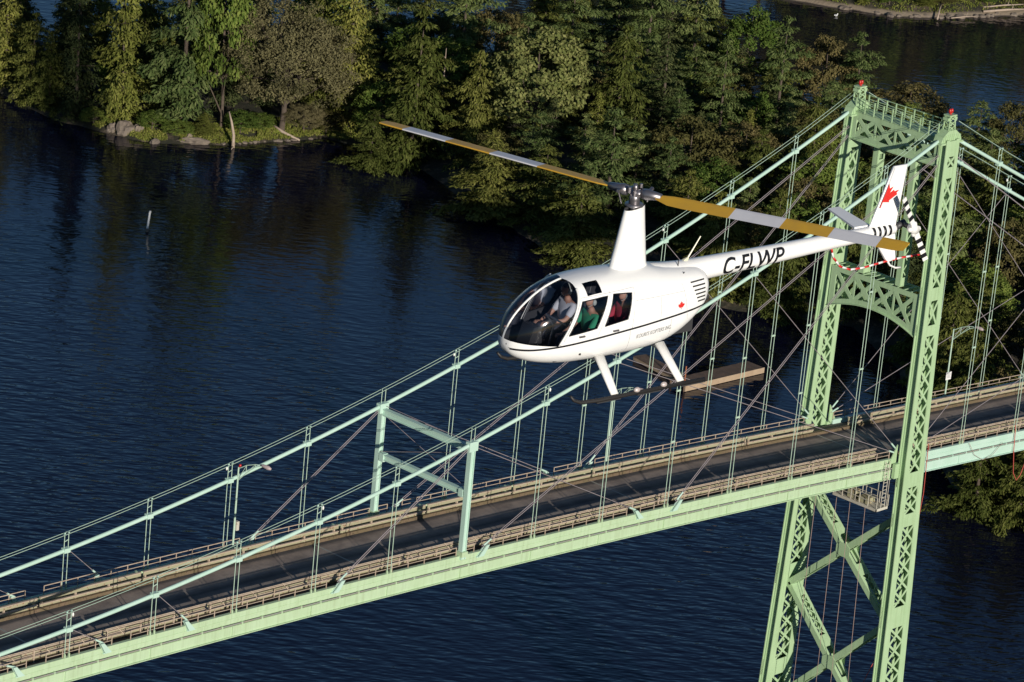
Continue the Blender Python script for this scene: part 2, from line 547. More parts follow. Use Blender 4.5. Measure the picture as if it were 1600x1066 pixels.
# --- tower
def yc(z): return 5.50-(.0167*z if z > 0 else .0275*z)
def lx(z): return 1.30-.0165*z
WH = .38
LEVELS = [28.0, 20.0, 10.0, 0.0, -10.0, -20.0, -30.0, -37.0]
BATT = [(27.9, 26.55), (25.65, 24.70), (15.24, 14.10), (11.95, 11.0), (-1.10, -2.45), (-4.83, -5.98), (-13.3, -15.2), (-22.5, -24.0), (-31.5, -37.0)]
OPEN = [(26.55, 25.65), (24.70, 15.24), (14.10, 11.95), (11.0, -1.10), (-2.45, -4.83), (-5.98, -13.3), (-15.2, -22.5), (-24.0, -31.5)]
tower = MB()
tw = empty('tower', (0, 0, 0), bridge)
def quadbar(mb, f, z0, z1):
    """tapered block between two levels; f(z) gives four (x, y) corners in order"""
    a = f(z0); b = f(z1)
    mb.hexa([(x, y, z0+WZ) for x, y in b and f(z0)] + [(x, y, z1+WZ) for x, y in b])
for sgn in (-1, 1):
    mb = MB()
    for z1, z0 in zip(LEVELS[:-1], LEVELS[1:]):
        for face in (-1, 1):            # near / far laced faces: edge plates with lips
            for q in (-1, 1):
                def fl(z, face=face, q=q):
                    y = sgn*yc(z)+face*WH; L = lx(z); w = .235*2*L
                    x0, x1 = sorted((q*L, q*(L-w)))
                    return [(x0, y-.035), (x1, y-.035), (x1, y+.035), (x0, y+.035)]
                quadbar(mb, fl, z0, z1)
        for q in (-1, 1):               # closed cover plates set back from the edges
            def cp(z, q=q):
                y = sgn*yc(z); x = q*(lx(z)-.24)
                return [(x-.03, y-WH+.034), (x+.03, y-WH+.034), (x+.03, y+WH-.034), (x-.03, y+WH-.034)]
            quadbar(mb, cp, z0, z1)
            def lip(z, q=q, e=1):
                y = sgn*yc(z)+e*(WH-.11); x = q*(lx(z)-.19)
                return [(x-.05, y-.07), (x+.05, y-.07), (x+.05, y+.07), (x-.05, y+.07)]
            quadbar(mb, lambda z: lip(z, e=1), z0, z1)
            quadbar(mb, lambda z: lip(z, e=-1), z0, z1)
    for z1, z0 in BATT:
        for face in (-1, 1):
            def bt(z, face=face):
                y = sgn*yc(z)+face*(WH-.005); L = lx(z)-.02
                return [(-L, y-.03), (L, y-.03), (L, y+.03), (-L, y+.03)]
            quadbar(mb, bt, z0, z1)
    for z in (24.9, 14.6, 11.4, -2, -5.4, -14.2):   # inner diaphragms
        L = lx(z)-.28; y = sgn*yc(z)
        mb.box((-L, y-WH+.04, WZ+z-.03), (L, y+WH-.04, WZ+z+.03))
    leg = mb.build('tower_leg', GREEN2, bridge)
    leg.parent = bridge
    back = MB()
    for z1, z0 in OPEN:
        n = max(1, int(round((z1-z0)/1.52)))
        for k in range(n):
            a = z1-(z1-z0)*k/n; b = z1-(z1-z0)*(k+1)/n
            for face in (-1, 1):
                for q in (-1, 1):
                    L0 = lx(a)*.56; L1 = lx(b)*.56
                    ya = sgn*yc(a)+face*(WH-.012*q); yb = sgn*yc(b)+face*(WH-.012*q)
                    p0 = (-q*L0, ya, WZ+a); p1 = (q*L1, yb, WZ+b)
                    if face == -1 and a > -25:
                        bar('lacing_bar', p0, p1, .20, .03, GREEN2, leg, (0, 1, 0))
                    else:
                        back.bar(p0, p1, .20, .03, (0, 1, 0))
    o = back.build('far_side_lacing', GREEN2, leg); o['kind'] = 'stuff'
    # saddle housing and the laced peak that carries the beacon
    mb = MB(); y = sgn*HW
    mb.prism([(-1.35, WZ+27.75), (1.35, WZ+27.75), (1.15, WZ+28.25), (.45, WZ+28.75), (-.45, WZ+28.75), (-1.15, WZ+28.25)], 1, y-.42, y+.42)
    for k in range(-4, 5):
        mb.box((k*.27-.03, y-.47, WZ+27.75), (k*.27+.03, y+.47, WZ+28.45-abs(k)*.03))
    mb.box((-1.45, y-.55, WZ+27.62), (1.45, y+.55, WZ+27.78))
    sd = mb.build('saddle', GREEN2, bridge)
    mb = MB()
    for qx in (-1, 1):
        for qy in (-1, 1):
            mb.bar((qx*.42, y+qy*.3, WZ+28.6), (qx*.32, y+qy*.25, WZ+29.95), .10, .10, (1, 0, 0))
    for k in range(3):
        a = 28.65+.42*k
        for qy in (-1, 1):
            mb.bar((-.38, y+qy*.28, WZ+a), (.38, y+qy*.28, WZ+a+.42), .07, .04, (0, 1, 0))
            mb.bar((.38, y+qy*.29, WZ+a), (-.38, y+qy*.29, WZ+a+.42), .07, .04, (0, 1, 0))
        for qx in (-1, 1):
            mb.bar((qx*.37, y-.26, WZ+a), (qx*.35, y+.26, WZ+a+.42), .07, .04, (1, 0, 0))
    mb.box((-.46, y-.34, WZ+29.90), (.46, y+.34, WZ+30.02))
    mb.box((-.60, y-.28, WZ+29.55), (-.36, y+.28, WZ+29.80)); mb.box((.36, y-.28, WZ+29.55), (.60, y+.28, WZ+29.80))
    pk = mb.build('tower_peak', GREEN2, bridge)
    mb = MB()
    mb.tube([(0, y, WZ+30.0), (0, y, WZ+30.16)], .09, 8)
    for dx in (-.13, .13):
        mb.ball((dx, y, WZ+30.30), .13, .13, .21, 8, 6)
    mb.build('beacon', REDL, pk, True)
bpy.data.objects.remove(tw)

def portal(x, ztop, zbot, nb, chord, name):
    """trussed plate between the legs; zbot(y) is its lower edge"""
    mb = MB()
    Y = [-4.75+9.5*k/24 for k in range(25)]
    t = .04
    for y0, y1 in zip(Y[:-1], Y[1:]):
        mb.hexa([(x-t, y0, ztop-chord), (x+t, y0, ztop-chord), (x+t, y1, ztop-chord), (x-t, y1, ztop-chord),
                 (x-t, y0, ztop), (x+t, y0, ztop), (x+t, y1, ztop), (x-t, y1, ztop)])
        a, b = zbot(y0), zbot(y1)
        mb.hexa([(x-t, y0, a), (x+t, y0, a), (x+t, y1, b), (x-t, y1, b),
                 (x-t, y0, a+chord), (x+t, y0, a+chord), (x+t, y1, b+chord), (x-t, y1, b+chord)])
        mb.hexa([(x-.16, y0, a-.04), (x+.16, y0, a-.04), (x+.16, y1, b-.04), (x-.16, y1, b-.04),
                 (x-.16, y0, a+.03), (x+.16, y0, a+.03), (x+.16, y1, b+.03), (x-.16, y1, b+.03)])
    for q in (-1, 1):
        y0, y1 = sorted((q*4.75, q*4.2))
        mb.box((x-t-.004, y0, zbot(q*4.4)), (x+t+.004, y1, ztop-.02))
    o = mb.build(name, GREEN2, bridge)
    for k in range(nb):
        y0 = -4.3+8.6*k/nb; y1 = -4.3+8.6*(k+1)/nb
        for q in (0, 1):
            a, b = (y0, y1) if q == 0 else (y1, y0)
            bar('portal_diagonal', (x-.012+.024*q, a, zbot(a)+chord*.6), (x-.012+.024*q, b, ztop-chord*.6), .36, .05, GREEN2, o, (1, 0, 0))
        if k:
            bar('portal_upright', (x, y0, zbot(y0)+chord*.5), (x, y0, ztop-chord*.5), .20, .06, GREEN2, o, (1, 0, 0))
        ym = (y0+y1)/2; zm = (ztop+zbot(ym))/2
        bar('gusset', (x, ym-.3, zm), (x, ym+.3, zm), .07, .62, GREEN2, o)
    return o
def up_bot(y): return WZ+25.55+.02*abs(y)
def lo_bot(y): return WZ+11.85-.0455*abs(y)**2 if abs(y) < 4.9 else WZ+10.8
for x in (-.72, .72):
    portal(x, WZ+28.0, up_bot, 4, .46, 'upper_portal')
    portal(x*1.25, WZ+14.45, lo_bot, 4, .44, 'lower_portal')
for k in range(13):
    y = -4.5+9*k/12
    bar('portal_tie', (-.7, y, WZ+25.62), (.7, y, WZ+25.62), .10, .06, GREEN2, bridge)
    bar('portal_tie', (-.88, y, WZ+14.42), (.88, y, WZ+14.42), .12, .05, GREEN2, bridge)
    bar('portal_tie', (-.88, y, lo_bot(y)+.06), (.88, y, lo_bot(y)+.06), .12, .06, GREEN2, bridge)
mb = MB(); mb.box((-.85, -4.6, WZ+28.02), (.85, 4.6, WZ+28.06))
mb.build('tower_walkway', GREEN2, bridge)
# handrail along the tower top
for x in (-.82, .82):
    mb = MB()
    for dz in (.40, .78, 1.12):
        mb.bar((x, -4.4, WZ+28.06+dz), (x, 4.4, WZ+28.06+dz), .05, .05)
    hr = mb.build('tower_handrail', GREEN2, bridge)
    for k in range(10):
        y = -4.4+8.8*k/9
        bar('rail_post', (x, y, WZ+28.0), (x, y, WZ+29.22), .09, .09, GREEN2, hr)
# secondary uprights between the portals
for y in (-2.0, 2.0):
    mb = MB()
    z0, z1 = WZ+14.4, WZ+25.65
    for q in (-1, 1):
        mb.box((q*.42-.05, y-.26, z0), (q*.42+.05, y+.26, z1))
        for e in (-1, 1):
            mb.box((min(q*.42, q*.28), y+e*.26-.03, z0), (max(q*.42, q*.28)+.001, y+e*.26+.03, z1))
    for zz in (z0+.4, z1-.4, z1-1.6):
        for e in (-1, 1):
            mb.box((-.40, y+e*.245-.02, zz-.35), (.40, y+e*.245+.02, zz+.35))
    st = mb.build('tower_upright', GREEN2, bridge)
    n = 13
    for k in range(n):
        a = z0+.7+(z1-z0-2.6)*k/n; b = z0+.7+(z1-z0-2.6)*(k+1)/n
        q = 1 if k % 2 else -1
        bar('lacing_bar', (-.30*q, y-.255, a), (.30*q, y-.255, b), .10, .03, GREEN2, st, (0, 1, 0))
        if k % 1 == 0:
            bar('lacing_bar', (.30*q, y+.255, a), (-.30*q, y+.255, b), .10, .03, GREEN2, st, (0, 1, 0))
# crossed bracing below the deck
def brace(p0, p1):
    p0 = Vector(p0); p1 = Vector(p1); d = (p1-p0).normalized()
    nrm = Vector((1, 0, 0)).cross(d)
    if nrm.z < 0: nrm = -nrm
    mb = MB(); hx = .62; hd = .24
    for q in (-1, 1):
        a = Vector((q*hx, 0, 0))
        mb.bar(p0+a, p1+a, .05, hd*2, nrm)
        for e in (-1, 1):
            b = Vector((q*(hx-.13), 0, 0))+nrm*e*hd
            mb.bar(p0+b, p1+b, .30, .04, nrm)
    L = (p1-p0).length
    plates = [(0.3, 1.5), (L*.5-2.6, L*.5-1.5), (L*.5+1.5, L*.5+2.6), (L-1.5, L-.3)]
    for s0, s1 in plates:
        for e in (-1, 1):
            mb.bar(p0+d*s0+nrm*e*(hd+.012), p0+d*s1+nrm*e*(hd+.012), hx*2, .04, nrm)
    o = mb.build('tower_brace', GREEN2, bridge)
    for s0, s1 in ((1.5, L*.5-2.6), (L*.5+2.6, L-1.5)):
        n = max(1, int(round((s1-s0)/1.0)))
        for k in range(n):
            a = s0+(s1-s0)*k/n; b = s0+(s1-s0)*(k+1)/n
            for q in (-1, 1):
                bar('lacing_bar', p0+d*a+Vector((q*.5, 0, 0))+nrm*hd, p0+d*b+Vector((-q*.5, 0, 0))+nrm*hd, .10, .03, GREEN2, o, nrm)
for z1, z0 in ((-5.3, -15.1), (-15.1, -26.4), (-26.4, -36.5)):
    ya, yb = yc(z1)-WH, yc(z0)-WH
    brace((0, ya, WZ+z1), (0, -yb, WZ+z0))
    brace((0, -ya, WZ+z1), (0, yb, WZ+z0))
    t = ya/(ya+yb); zc_ = WZ+z1+(z0-z1)*t
    for q in (-1, 1):
        mb = MB()
        mb.prism([(-.75, zc_-.32), (-.32, zc_-.62), (.32, zc_-.62), (.75, zc_-.32), (.75, zc_+.32), (.32, zc_+.62), (-.32, zc_+.62), (-.75, zc_+.32)], 0, q*.67-.02, q*.67+.02)
        mb.build('brace_gusset', GREEN2, bridge)
# stone-faced concrete pier under each leg
for sgn in (-1, 1):
    mb = MB(); y = sgn*yc(-37)
    mb.hexa([(-4.2, y-2.8, -4), (4.2, y-2.8, -4), (4.2, y+2.8, -4), (-4.2, y+2.8, -4), (-3, y-1.9, 5.2), (3, y-1.9, 5.2), (3, y+1.9, 5.2), (-3, y+1.9, 5.2)])
    mb.build('pier', CONC, bridge)
# girder ends: brackets from girder to leg
for sgn in (-1, 1):
    for q in (-1, 1):
        mb = MB()
        mb.box((min(q*1.2, q*1.8), sgn*5.05-.2, WZ-1.6), (max(q*1.2, q*1.8), sgn*5.05+.1, WZ-.3))
        mb.prism([(q*1.35, WZ-.3), (q*2.3, WZ-.3), (q*1.35, WZ+1.3)], 1, sgn*4.86-.05, sgn*4.86+.05)
        mb.build('tower_bracket', GREEN2, bridge)

# --- street lamps on the far railing
def lamp(x, label, box=None, red=False):
    t = empty('street_lamp', (x, 4.66, zd(x)))
    tag(t, label, 'street lamp', 'lamps along the far railing of the bridge')
    H = 6.45
    mb = MB(); mb.tube([(0, 0, -.2), (0, 0, H*.5), (0, 0, H)], [.085, .075, .06], 8)
    mb.box((-.16, -.16, -.15), (.16, .16, .12))
    mb.build('pole', HANG, t)
    mb = MB()
    A = [(0, 0, H-.12), (.12, -.7, H+.34), (.3, -1.45, H+.62), (.42, -1.95, H+.70)]
    B = [(0, 0, H-1.05), (.12, -.7, H-.28), (.3, -1.45, H+.40), (.42, -1.95, H+.63)]
    mb.tube(A, .035, 6); mb.tube(B, .035, 6)
    for k in (1, 2):
        mb.tube([A[k], B[k]], .025, 5)
    mb.tube([B[0], A[1]], .02, 5); mb.tube([B[1], A[2]], .02, 5)
    mb.build('lamp_arm', HANG, t)
    mb = MB()
    mb.tube([(.42, -1.85, H+.68), (.47, -2.1, H+.70), (.55, -2.55, H+.66), (.60, -2.8, H+.62)], [.06, .12, .17, .08], 8)
    mb.build('lamp_head', GREYL, t, True)
    if red:
        mb = MB(); mb.ball((.1, -.05, H+.12), .11, .11, .12, 8, 5); mb.tube([(0, 0, H), (.1, -.05, H+.1)], .03, 5); mb.build('red_light', REDL, t, True)
    if box == 'box':
        mb = MB(); mb.box((.09, -.16, 1.45), (.34, .14, 2.15)); mb.build('control_box', SCAF, t)
    if box == 'sign':
        mb = MB(); mb.box((-.36, -.13, 1.70), (.36, -.09, 2.42)); s = mb.build('sign_plate', SIGNW, t)
        mb = MB()
        for z_, a, b in ((2.25, -.26, .22), (2.13, -.22, .26), (2.02, -.25, .18), (1.91, -.2, .24)):
            mb.box((a, -.137, z_-.025), (b, -.131, z_+.025))
        mb.build('sign_lines', plain('sign_grey', (.33, .32, .34), .6), s)
lamp(-67.9, 'green lamp post with a beige box and a red light at the lower left', 'box', True)
lamp(-27.3, 'green lamp post under the helicopter skid, its grey head reaching over the road')
lamp(17.4, 'green lamp post with a small white sign, right of the tower', 'sign')

# --- hanging maintenance platform beside the near tower leg
pf = empty('work_platform', (-2.6, -2.6, WZ-4.1))
tag(pf, 'cream scaffold platform slung under the deck beside the near tower leg', 'scaffold')
mb = MB(); mb.box((-.75, -2.4, -.10), (.75, 2.3, 0)); mb.box((-.80, -2.45, -.22), (-.72, 2.35, .02)); mb.box((.72, -2.45, -.22), (.80, 2.35, .02))
mb.box((-.8, -2.45, -.22), (.8, -2.37, .02))
mb.build('platform_deck', SCAF, pf)
for x in (-.76, .76):
    mb = MB()
    for z in (.5, 1.0): mb.bar((x, -2.4, z), (x, 2.3, z), .05, .05)
    rl = mb.build('guard_rail', SCAF, pf)
    for k in range(6):
        y = -2.4+4.7*k/5
        bar('rail_post', (x, y, 0), (x, y, 1.02), .06, .06, SCAF, rl)
mb = MB()
for x in (-.25, .25): mb.bar((x, -2.44, 0), (x, -2.44, 4.2), .05, .05, (1, 0, 0))
ld = mb.build('ladder', SCAF, pf)
for k in range(12): bar('rung', (-.25, -2.44, .3+.33*k), (.25, -2.44, .3+.33*k), .04, .04, SCAF, ld)
mb = MB(); mb.box((-.5, -1.2, .0), (.5, -.2, .5)); mb.box((-.4, .3, 0), (.3, 1.1, .7)); mb.build('equipment_box', BARR, pf)
for y in (-2.3, 0, 2.2):
    for x in (-.7, .7): bar('hanger_rod', (x, y, 0), (x, y, 2.4), .04, .04, SCAF, pf, (1, 0, 0))

# --- ropes
def rope(name, pts, m, label, r=.025, group=None):
    mb = MB(); mb.tube(pts, r, 6); o = mb.build(name, m, None, True)
    tag(o, label, 'rope', group); return o
rope('rope', [(2.8, -4.98, 42.6), (2.85, -5.0, 41.0), (3.0, -4.99, 38.0), (2.6, -4.9, 33.0), (1.9, -4.8, 27), (-.2, -3.4, 20.0), (-1.8, -2.3, 10)], REDR, 'red rope running down from the pale girder behind the near tower leg', .035)
rope('rope', [(15.1, -4.98, 41.9), (15.3, -5.0, 39.5), (15.7, -5.0, 37.3), (16.3, -5.0, 36.5), (16.8, -5.0, 36.9), (17.3, -5.0, 38.1), (17.9, -5.0, 40.2)], REDR, 'red rope hanging in a loop below the girder at the right', .04)
rope('rope', [(8.6, -4.99, 41.5), (9.6, -4.99, 40.2), (10.9, -4.99, 39.5), (12.2, -4.99, 39.7), (13.5, -4.99, 40.6)], TANR, 'thin cable sagging across the pale girder right of the tower', .02)
for k, (a, b) in enumerate([((-2, .4, 39.6), (-2, -.1, 12)), ((-2, 2.6, 39.6), (-2, 2.5, 12)), ((-2.3, -3.0, 37.8), (-2.3, -3.9, 12)), ((-2.5, -1.5, 37.8), (-2.6, -2.2, 12))]):
    rope('rope', [a, tuple((np.array(a)+np.array(b))/2), b], TANR, 'thin brown rope hanging straight down through the tower bracing', .022, 'ropes hanging through the tower bracing')

# ------------------------------------------------------------------ water
def water_material():
    m, n, l, b = newmat('river_water')
    b.inputs['Base Color'].default_value = (.004, .005, .015, 1)
    b.inputs['Roughness'].default_value = .05
    b.inputs['IOR'].default_value = 1.333
    g = n.new('ShaderNodeNewGeometry')
    def wave(sx, sy, rot, scale, detail=2.0, rough=.5):
        mp = n.new('ShaderNodeMapping'); mp.vector_type = 'TEXTURE'; mp.inputs['Rotation'].default_value = (0, 0, rot); mp.inputs['Scale'].default_value = (1/sx, 1/sy, 1)
        l.new(g.outputs['Position'], mp.inputs['Vector'])
        return noise(n, l, mp.outputs[0], scale, detail, rough).outputs[0]
    def mul(a, k):
        x = n.new('ShaderNodeMath'); x.operation = 'MULTIPLY'; l.new(a, x.inputs[0])
        if hasattr(k, 'name'): l.new(k, x.inputs[1])
        else: x.inputs[1].default_value = k
        return x.outputs[0]
    def add(a, b_):
        x = n.new('ShaderNodeMath'); x.operation = 'ADD'; l.new(a, x.inputs[0]); l.new(b_, x.inputs[1]); return x.outputs[0]
    a = mul(wave(1, .36, R(40), .95, 1.2, .5), .15)
    c = mul(wave(1, .30, R(-8), .30, 1.0), .16)
    d = mul(wave(1, .42, R(56), 1.9, 1.0, .5), .05)
    gust = ramp(n, l, wave(1, .5, R(40), .016, 2), [(.34, (.6,)*3), (.62, (1.0,)*3)]).outputs[0]
    # the lee of the island and the back channel are calmer
    dt = n.new('ShaderNodeVectorMath'); dt.operation = 'DOT_PRODUCT'; l.new(g.outputs['Position'], dt.inputs[0]); dt.inputs[1].default_value = (.96, .28, 0)
    lee = n.new('ShaderNodeMapRange'); l.new(dt.outputs['Value'], lee.inputs[0])
    lee.inputs[1].default_value = 60; lee.inputs[2].default_value = 120; lee.inputs[3].default_value = 1.3; lee.inputs[4].default_value = .52
    h = mul(mul(add(add(a, c), d), gust), lee.outputs[0])
    bp = n.new('ShaderNodeBump'); bp.inputs['Strength'].default_value = 1.0; bp.inputs['Distance'].default_value = 1.0
    l.new(h, bp.inputs['Height']); l.new(bp.outputs[0], b.inputs['Normal'])
    return m
mb = MB(); mb.add([(-5000, -5000, 0), (5000, -5000, 0), (5000, 5000, 0), (-5000, 5000, 0)], [(0, 1, 2, 3)])
wt = mb.build('water', water_material()); tag(wt, 'dark blue rippled river water', None, None, 'structure')
mb = MB(); mb.add([(-5000, -5000, -6), (5000, -5000, -6), (5000, 5000, -6), (-5000, 5000, -6)], [(0, 1, 2, 3)])
bd = mb.build('river_bed', plain('river_mud', (.03, .025, .02), .9)); tag(bd, 'dark river bed under the water', None, None, 'structure')

# ------------------------------------------------------------------ land
ISLAND = [(97, 238), (100, 250), (104, 268), (100, 300), (112, 300), (118, 268), (122, 250), (140, 240), (165, 228), (185, 212), (194, 196), (199, 180), (203, 165), (204, 150), (200, 130), (198, 110), (205, 80), (215, 40), (222, 0), (215, -60), (150, -110), (70, -90), (74, -30), (80, 10), (85, 35), (88.5, 43), (92, 56.5), (106.4, 71.5), (118.8, 86.5), (126.5, 100), (122.9, 106), (117.7, 112.5), (115, 120), (113.4, 131), (114, 142), (119, 158), (122, 168.5), (127, 181), (125, 191), (124, 196.5), (109, 200), (99, 207), (97.5, 213), (95, 222)]

FARBANK = [(238, 262), (246, 238), (254, 223), (259, 213), (264, 204.5), (272, 200), (280, 197.5), (292, 193), (312, 186), (360, 172), (420, 150), (600, 120), (700, 500), (300, 600), (200, 420)]
def inside(x, y, poly):
    c = False
    for (x1, y1), (x2, y2) in zip(poly, poly[1:]+poly[:1]):
        if (y1 > y) != (y2 > y) and x < (x2-x1)*(y-y1)/(y2-y1)+x1: c = not c
    return c
def sdist(x, y, poly):
    d = 1e9
    for (x1, y1), (x2, y2) in zip(poly, poly[1:]+poly[:1]):
        ex, ey = x2-x1, y2-y1
        t = max(0, min(1, ((x-x1)*ex+(y-y1)*ey)/(ex*ex+ey*ey)))
        d = min(d, math.hypot(x-x1-t*ex, y-y1-t*ey))
    return d if inside(x, y, poly) else -d
from mathutils import noise as mno
def gh(x, y, poly):
    d = sdist(x, y, poly)
    w = .55*mno.noise(Vector((x*.35, y*.35, 3.1)))+.35*mno.noise(Vector((x*.9, y*.9, 7.7)))
    if d < 0: return max(-2.0, d*.35) + w*.3
    return min(.12+d*.30, 1.1+d*.05, 4.0) + w*min(1, .3+d*.25)

def soil_material(beach):
    m, n, l, b = newmat('bank_soil' if beach else 'island_soil')
    g = n.new('ShaderNodeNewGeometry')
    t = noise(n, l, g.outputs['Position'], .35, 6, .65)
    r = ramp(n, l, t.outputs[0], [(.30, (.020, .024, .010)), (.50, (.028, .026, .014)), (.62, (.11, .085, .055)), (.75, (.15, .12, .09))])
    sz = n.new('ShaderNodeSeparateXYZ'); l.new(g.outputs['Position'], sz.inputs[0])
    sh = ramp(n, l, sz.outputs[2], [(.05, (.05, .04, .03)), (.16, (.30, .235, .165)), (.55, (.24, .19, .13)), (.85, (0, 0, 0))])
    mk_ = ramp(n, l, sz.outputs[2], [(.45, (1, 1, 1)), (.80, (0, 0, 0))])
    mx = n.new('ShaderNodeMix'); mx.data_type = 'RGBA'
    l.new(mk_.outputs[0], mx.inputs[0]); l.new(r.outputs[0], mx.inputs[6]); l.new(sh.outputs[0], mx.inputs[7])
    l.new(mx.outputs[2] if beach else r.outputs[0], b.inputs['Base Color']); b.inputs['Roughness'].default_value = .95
    bp = n.new('ShaderNodeBump'); bp.inputs['Strength'].default_value = .6; bp.inputs['Distance'].default_value = .3
    t3 = noise(n, l, g.outputs['Position'], 2.2, 5, .65)
    l.new(t3.outputs[0], bp.inputs['Height']); l.new(bp.outputs[0], b.inputs['Normal'])
    return m
SOIL = soil_material(False); SOIL2 = soil_material(True)
def land(name, poly, x0, x1, y0, y1, st, label):
    nx = int((x1-x0)/st); ny = int((y1-y0)/st)
    vs = [(x0+i*st, y0+j*st, gh(x0+i*st, y0+j*st, poly)) for j in range(ny+1) for i in range(nx+1)]
    fs = []
    for j in range(ny):
        for i in range(nx):
            q = (j*(nx+1)+i, j*(nx+1)+i+1, (j+1)*(nx+1)+i+1, (j+1)*(nx+1)+i)
            if max(vs[k][2] for k in q) > -1.6: fs.append(q)
    mb = MB(); mb.add(vs, fs)
    o = mb.build(name, SOIL if poly is ISLAND else SOIL2, None, True); tag(o, label, None, None, 'structure')
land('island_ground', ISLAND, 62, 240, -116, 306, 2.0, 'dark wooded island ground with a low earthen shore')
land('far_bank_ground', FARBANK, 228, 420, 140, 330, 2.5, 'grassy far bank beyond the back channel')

# ------------------------------------------------------------------ foliage
def leaf_material(name, c1, c2, c3):
    m, n, l, b = newmat(name)
    g = n.new('ShaderNodeNewGeometry'); oi = n.new('ShaderNodeObjectInfo')
    r = ramp(n, l, g.outputs['Random Per Island'], [(0, c1), (.55, c2), (1, c3)])
    hs = n.new('ShaderNodeHueSaturation')
    mr = n.new('ShaderNodeMapRange'); l.new(oi.outputs['Random'], mr.inputs[0])
    mr.inputs[3].default_value = .72; mr.inputs[4].default_value = 1.25
    mh = n.new('ShaderNodeMapRange'); l.new(oi.outputs['Random'], mh.inputs[0])
    mh.inputs[3].default_value = .515; mh.inputs[4].default_value = .482
    l.new(mr.outputs[0], hs.inputs['Value']); l.new(mh.outputs[0], hs.inputs['Hue']); l.new(r.outputs[0], hs.inputs['Color'])
    df = n.new('ShaderNodeBsdfDiffuse'); tr = n.new('ShaderNodeBsdfTranslucent'); mx = n.new('ShaderNodeMixShader')
    l.new(hs.outputs[0], df.inputs[0]); l.new(hs.outputs[0], tr.inputs[0])
    mx.inputs[0].default_value = .12
    l.new(df.outputs[0], mx.inputs[1]); l.new(tr.outputs[0], mx.inputs[2])
    l.new(mx.outputs[0], n['Material Output'].inputs[0])
    return m
LEAF = {
    'pine': leaf_material('pine_needles', (0.057, 0.084, 0.026), (0.101, 0.134, 0.042), (0.160, 0.182, 0.068)),
    'hemlock': leaf_material('hemlock_needles', (0.050, 0.062, 0.014), (0.088, 0.101, 0.024), (0.143, 0.149, 0.042)),
    'spruce': leaf_material('spruce_needles', (0.035, 0.048, 0.020), (0.061, 0.075, 0.029), (0.094, 0.105, 0.040)),
    'cedar': leaf_material('cedar_fronds', (0.088, 0.103, 0.022), (0.143, 0.156, 0.034), (0.204, 0.204, 0.055)),
    'leafy': leaf_material('green_leaves', (0.066, 0.105, 0.020), (0.108, 0.154, 0.032), (0.165, 0.198, 0.048)),
    'maple': leaf_material('maple_leaves', (0.072, 0.094, 0.029), (0.116, 0.138, 0.044), (0.171, 0.182, 0.068)),
    'willow': leaf_material('willow_leaves', (0.110, 0.099, 0.050), (0.160, 0.141, 0.068), (0.209, 0.182, 0.094)),
    'olive': leaf_material('olive_leaves', (0.066, 0.064, 0.022), (0.099, 0.090, 0.033), (0.138, 0.119, 0.046)),
    'grass': leaf_material('grass_blades', (.12, .155, .028), (.18, .205, .042), (.26, .245, .08)),
}
BARK = worn('bark', (.10, .075, .055), (.065, .05, .038), None, .6, .9, 2.5)
BARKP = worn('pale_bark', (.30, .25, .20), (.20, .165, .13), None, .6, .9, 2.5)

rng = np.random.default_rng(7)
def leaves_mesh(name, C, N, size, asp, mat, T=None):
    """rhombic leaf faces at C facing N; T gives the long direction"""
    k = len(C)
    N = N/np.linalg.norm(N, axis=1, keepdims=True)
    if T is None: T = rng.normal(size=(k, 3))
    T = T - N*np.sum(T*N, axis=1, keepdims=True)
    T /= np.linalg.norm(T, axis=1, keepdims=True)+1e-9
    B = np.cross(N, T)
    s = np.asarray(size).reshape(-1, 1)*np.ones((k, 1)); a = s*asp
    V = np.stack([C+T*s, C+B*a+T*s*.1, C-T*s, C-B*a+T*s*.1], 1).reshape(-1, 3)
    me = bpy.data.meshes.new(name)
    me.vertices.add(4*k); me.vertices.foreach_set('co', V.ravel())
    me.loops.add(4*k); me.loops.foreach_set('vertex_index', np.arange(4*k, dtype=np.int32))
    me.polygons.add(k); me.polygons.foreach_set('loop_start', np.arange(0, 4*k, 4, dtype=np.int32))
    me.update(calc_edges=True); me.materials.append(mat)
    return me

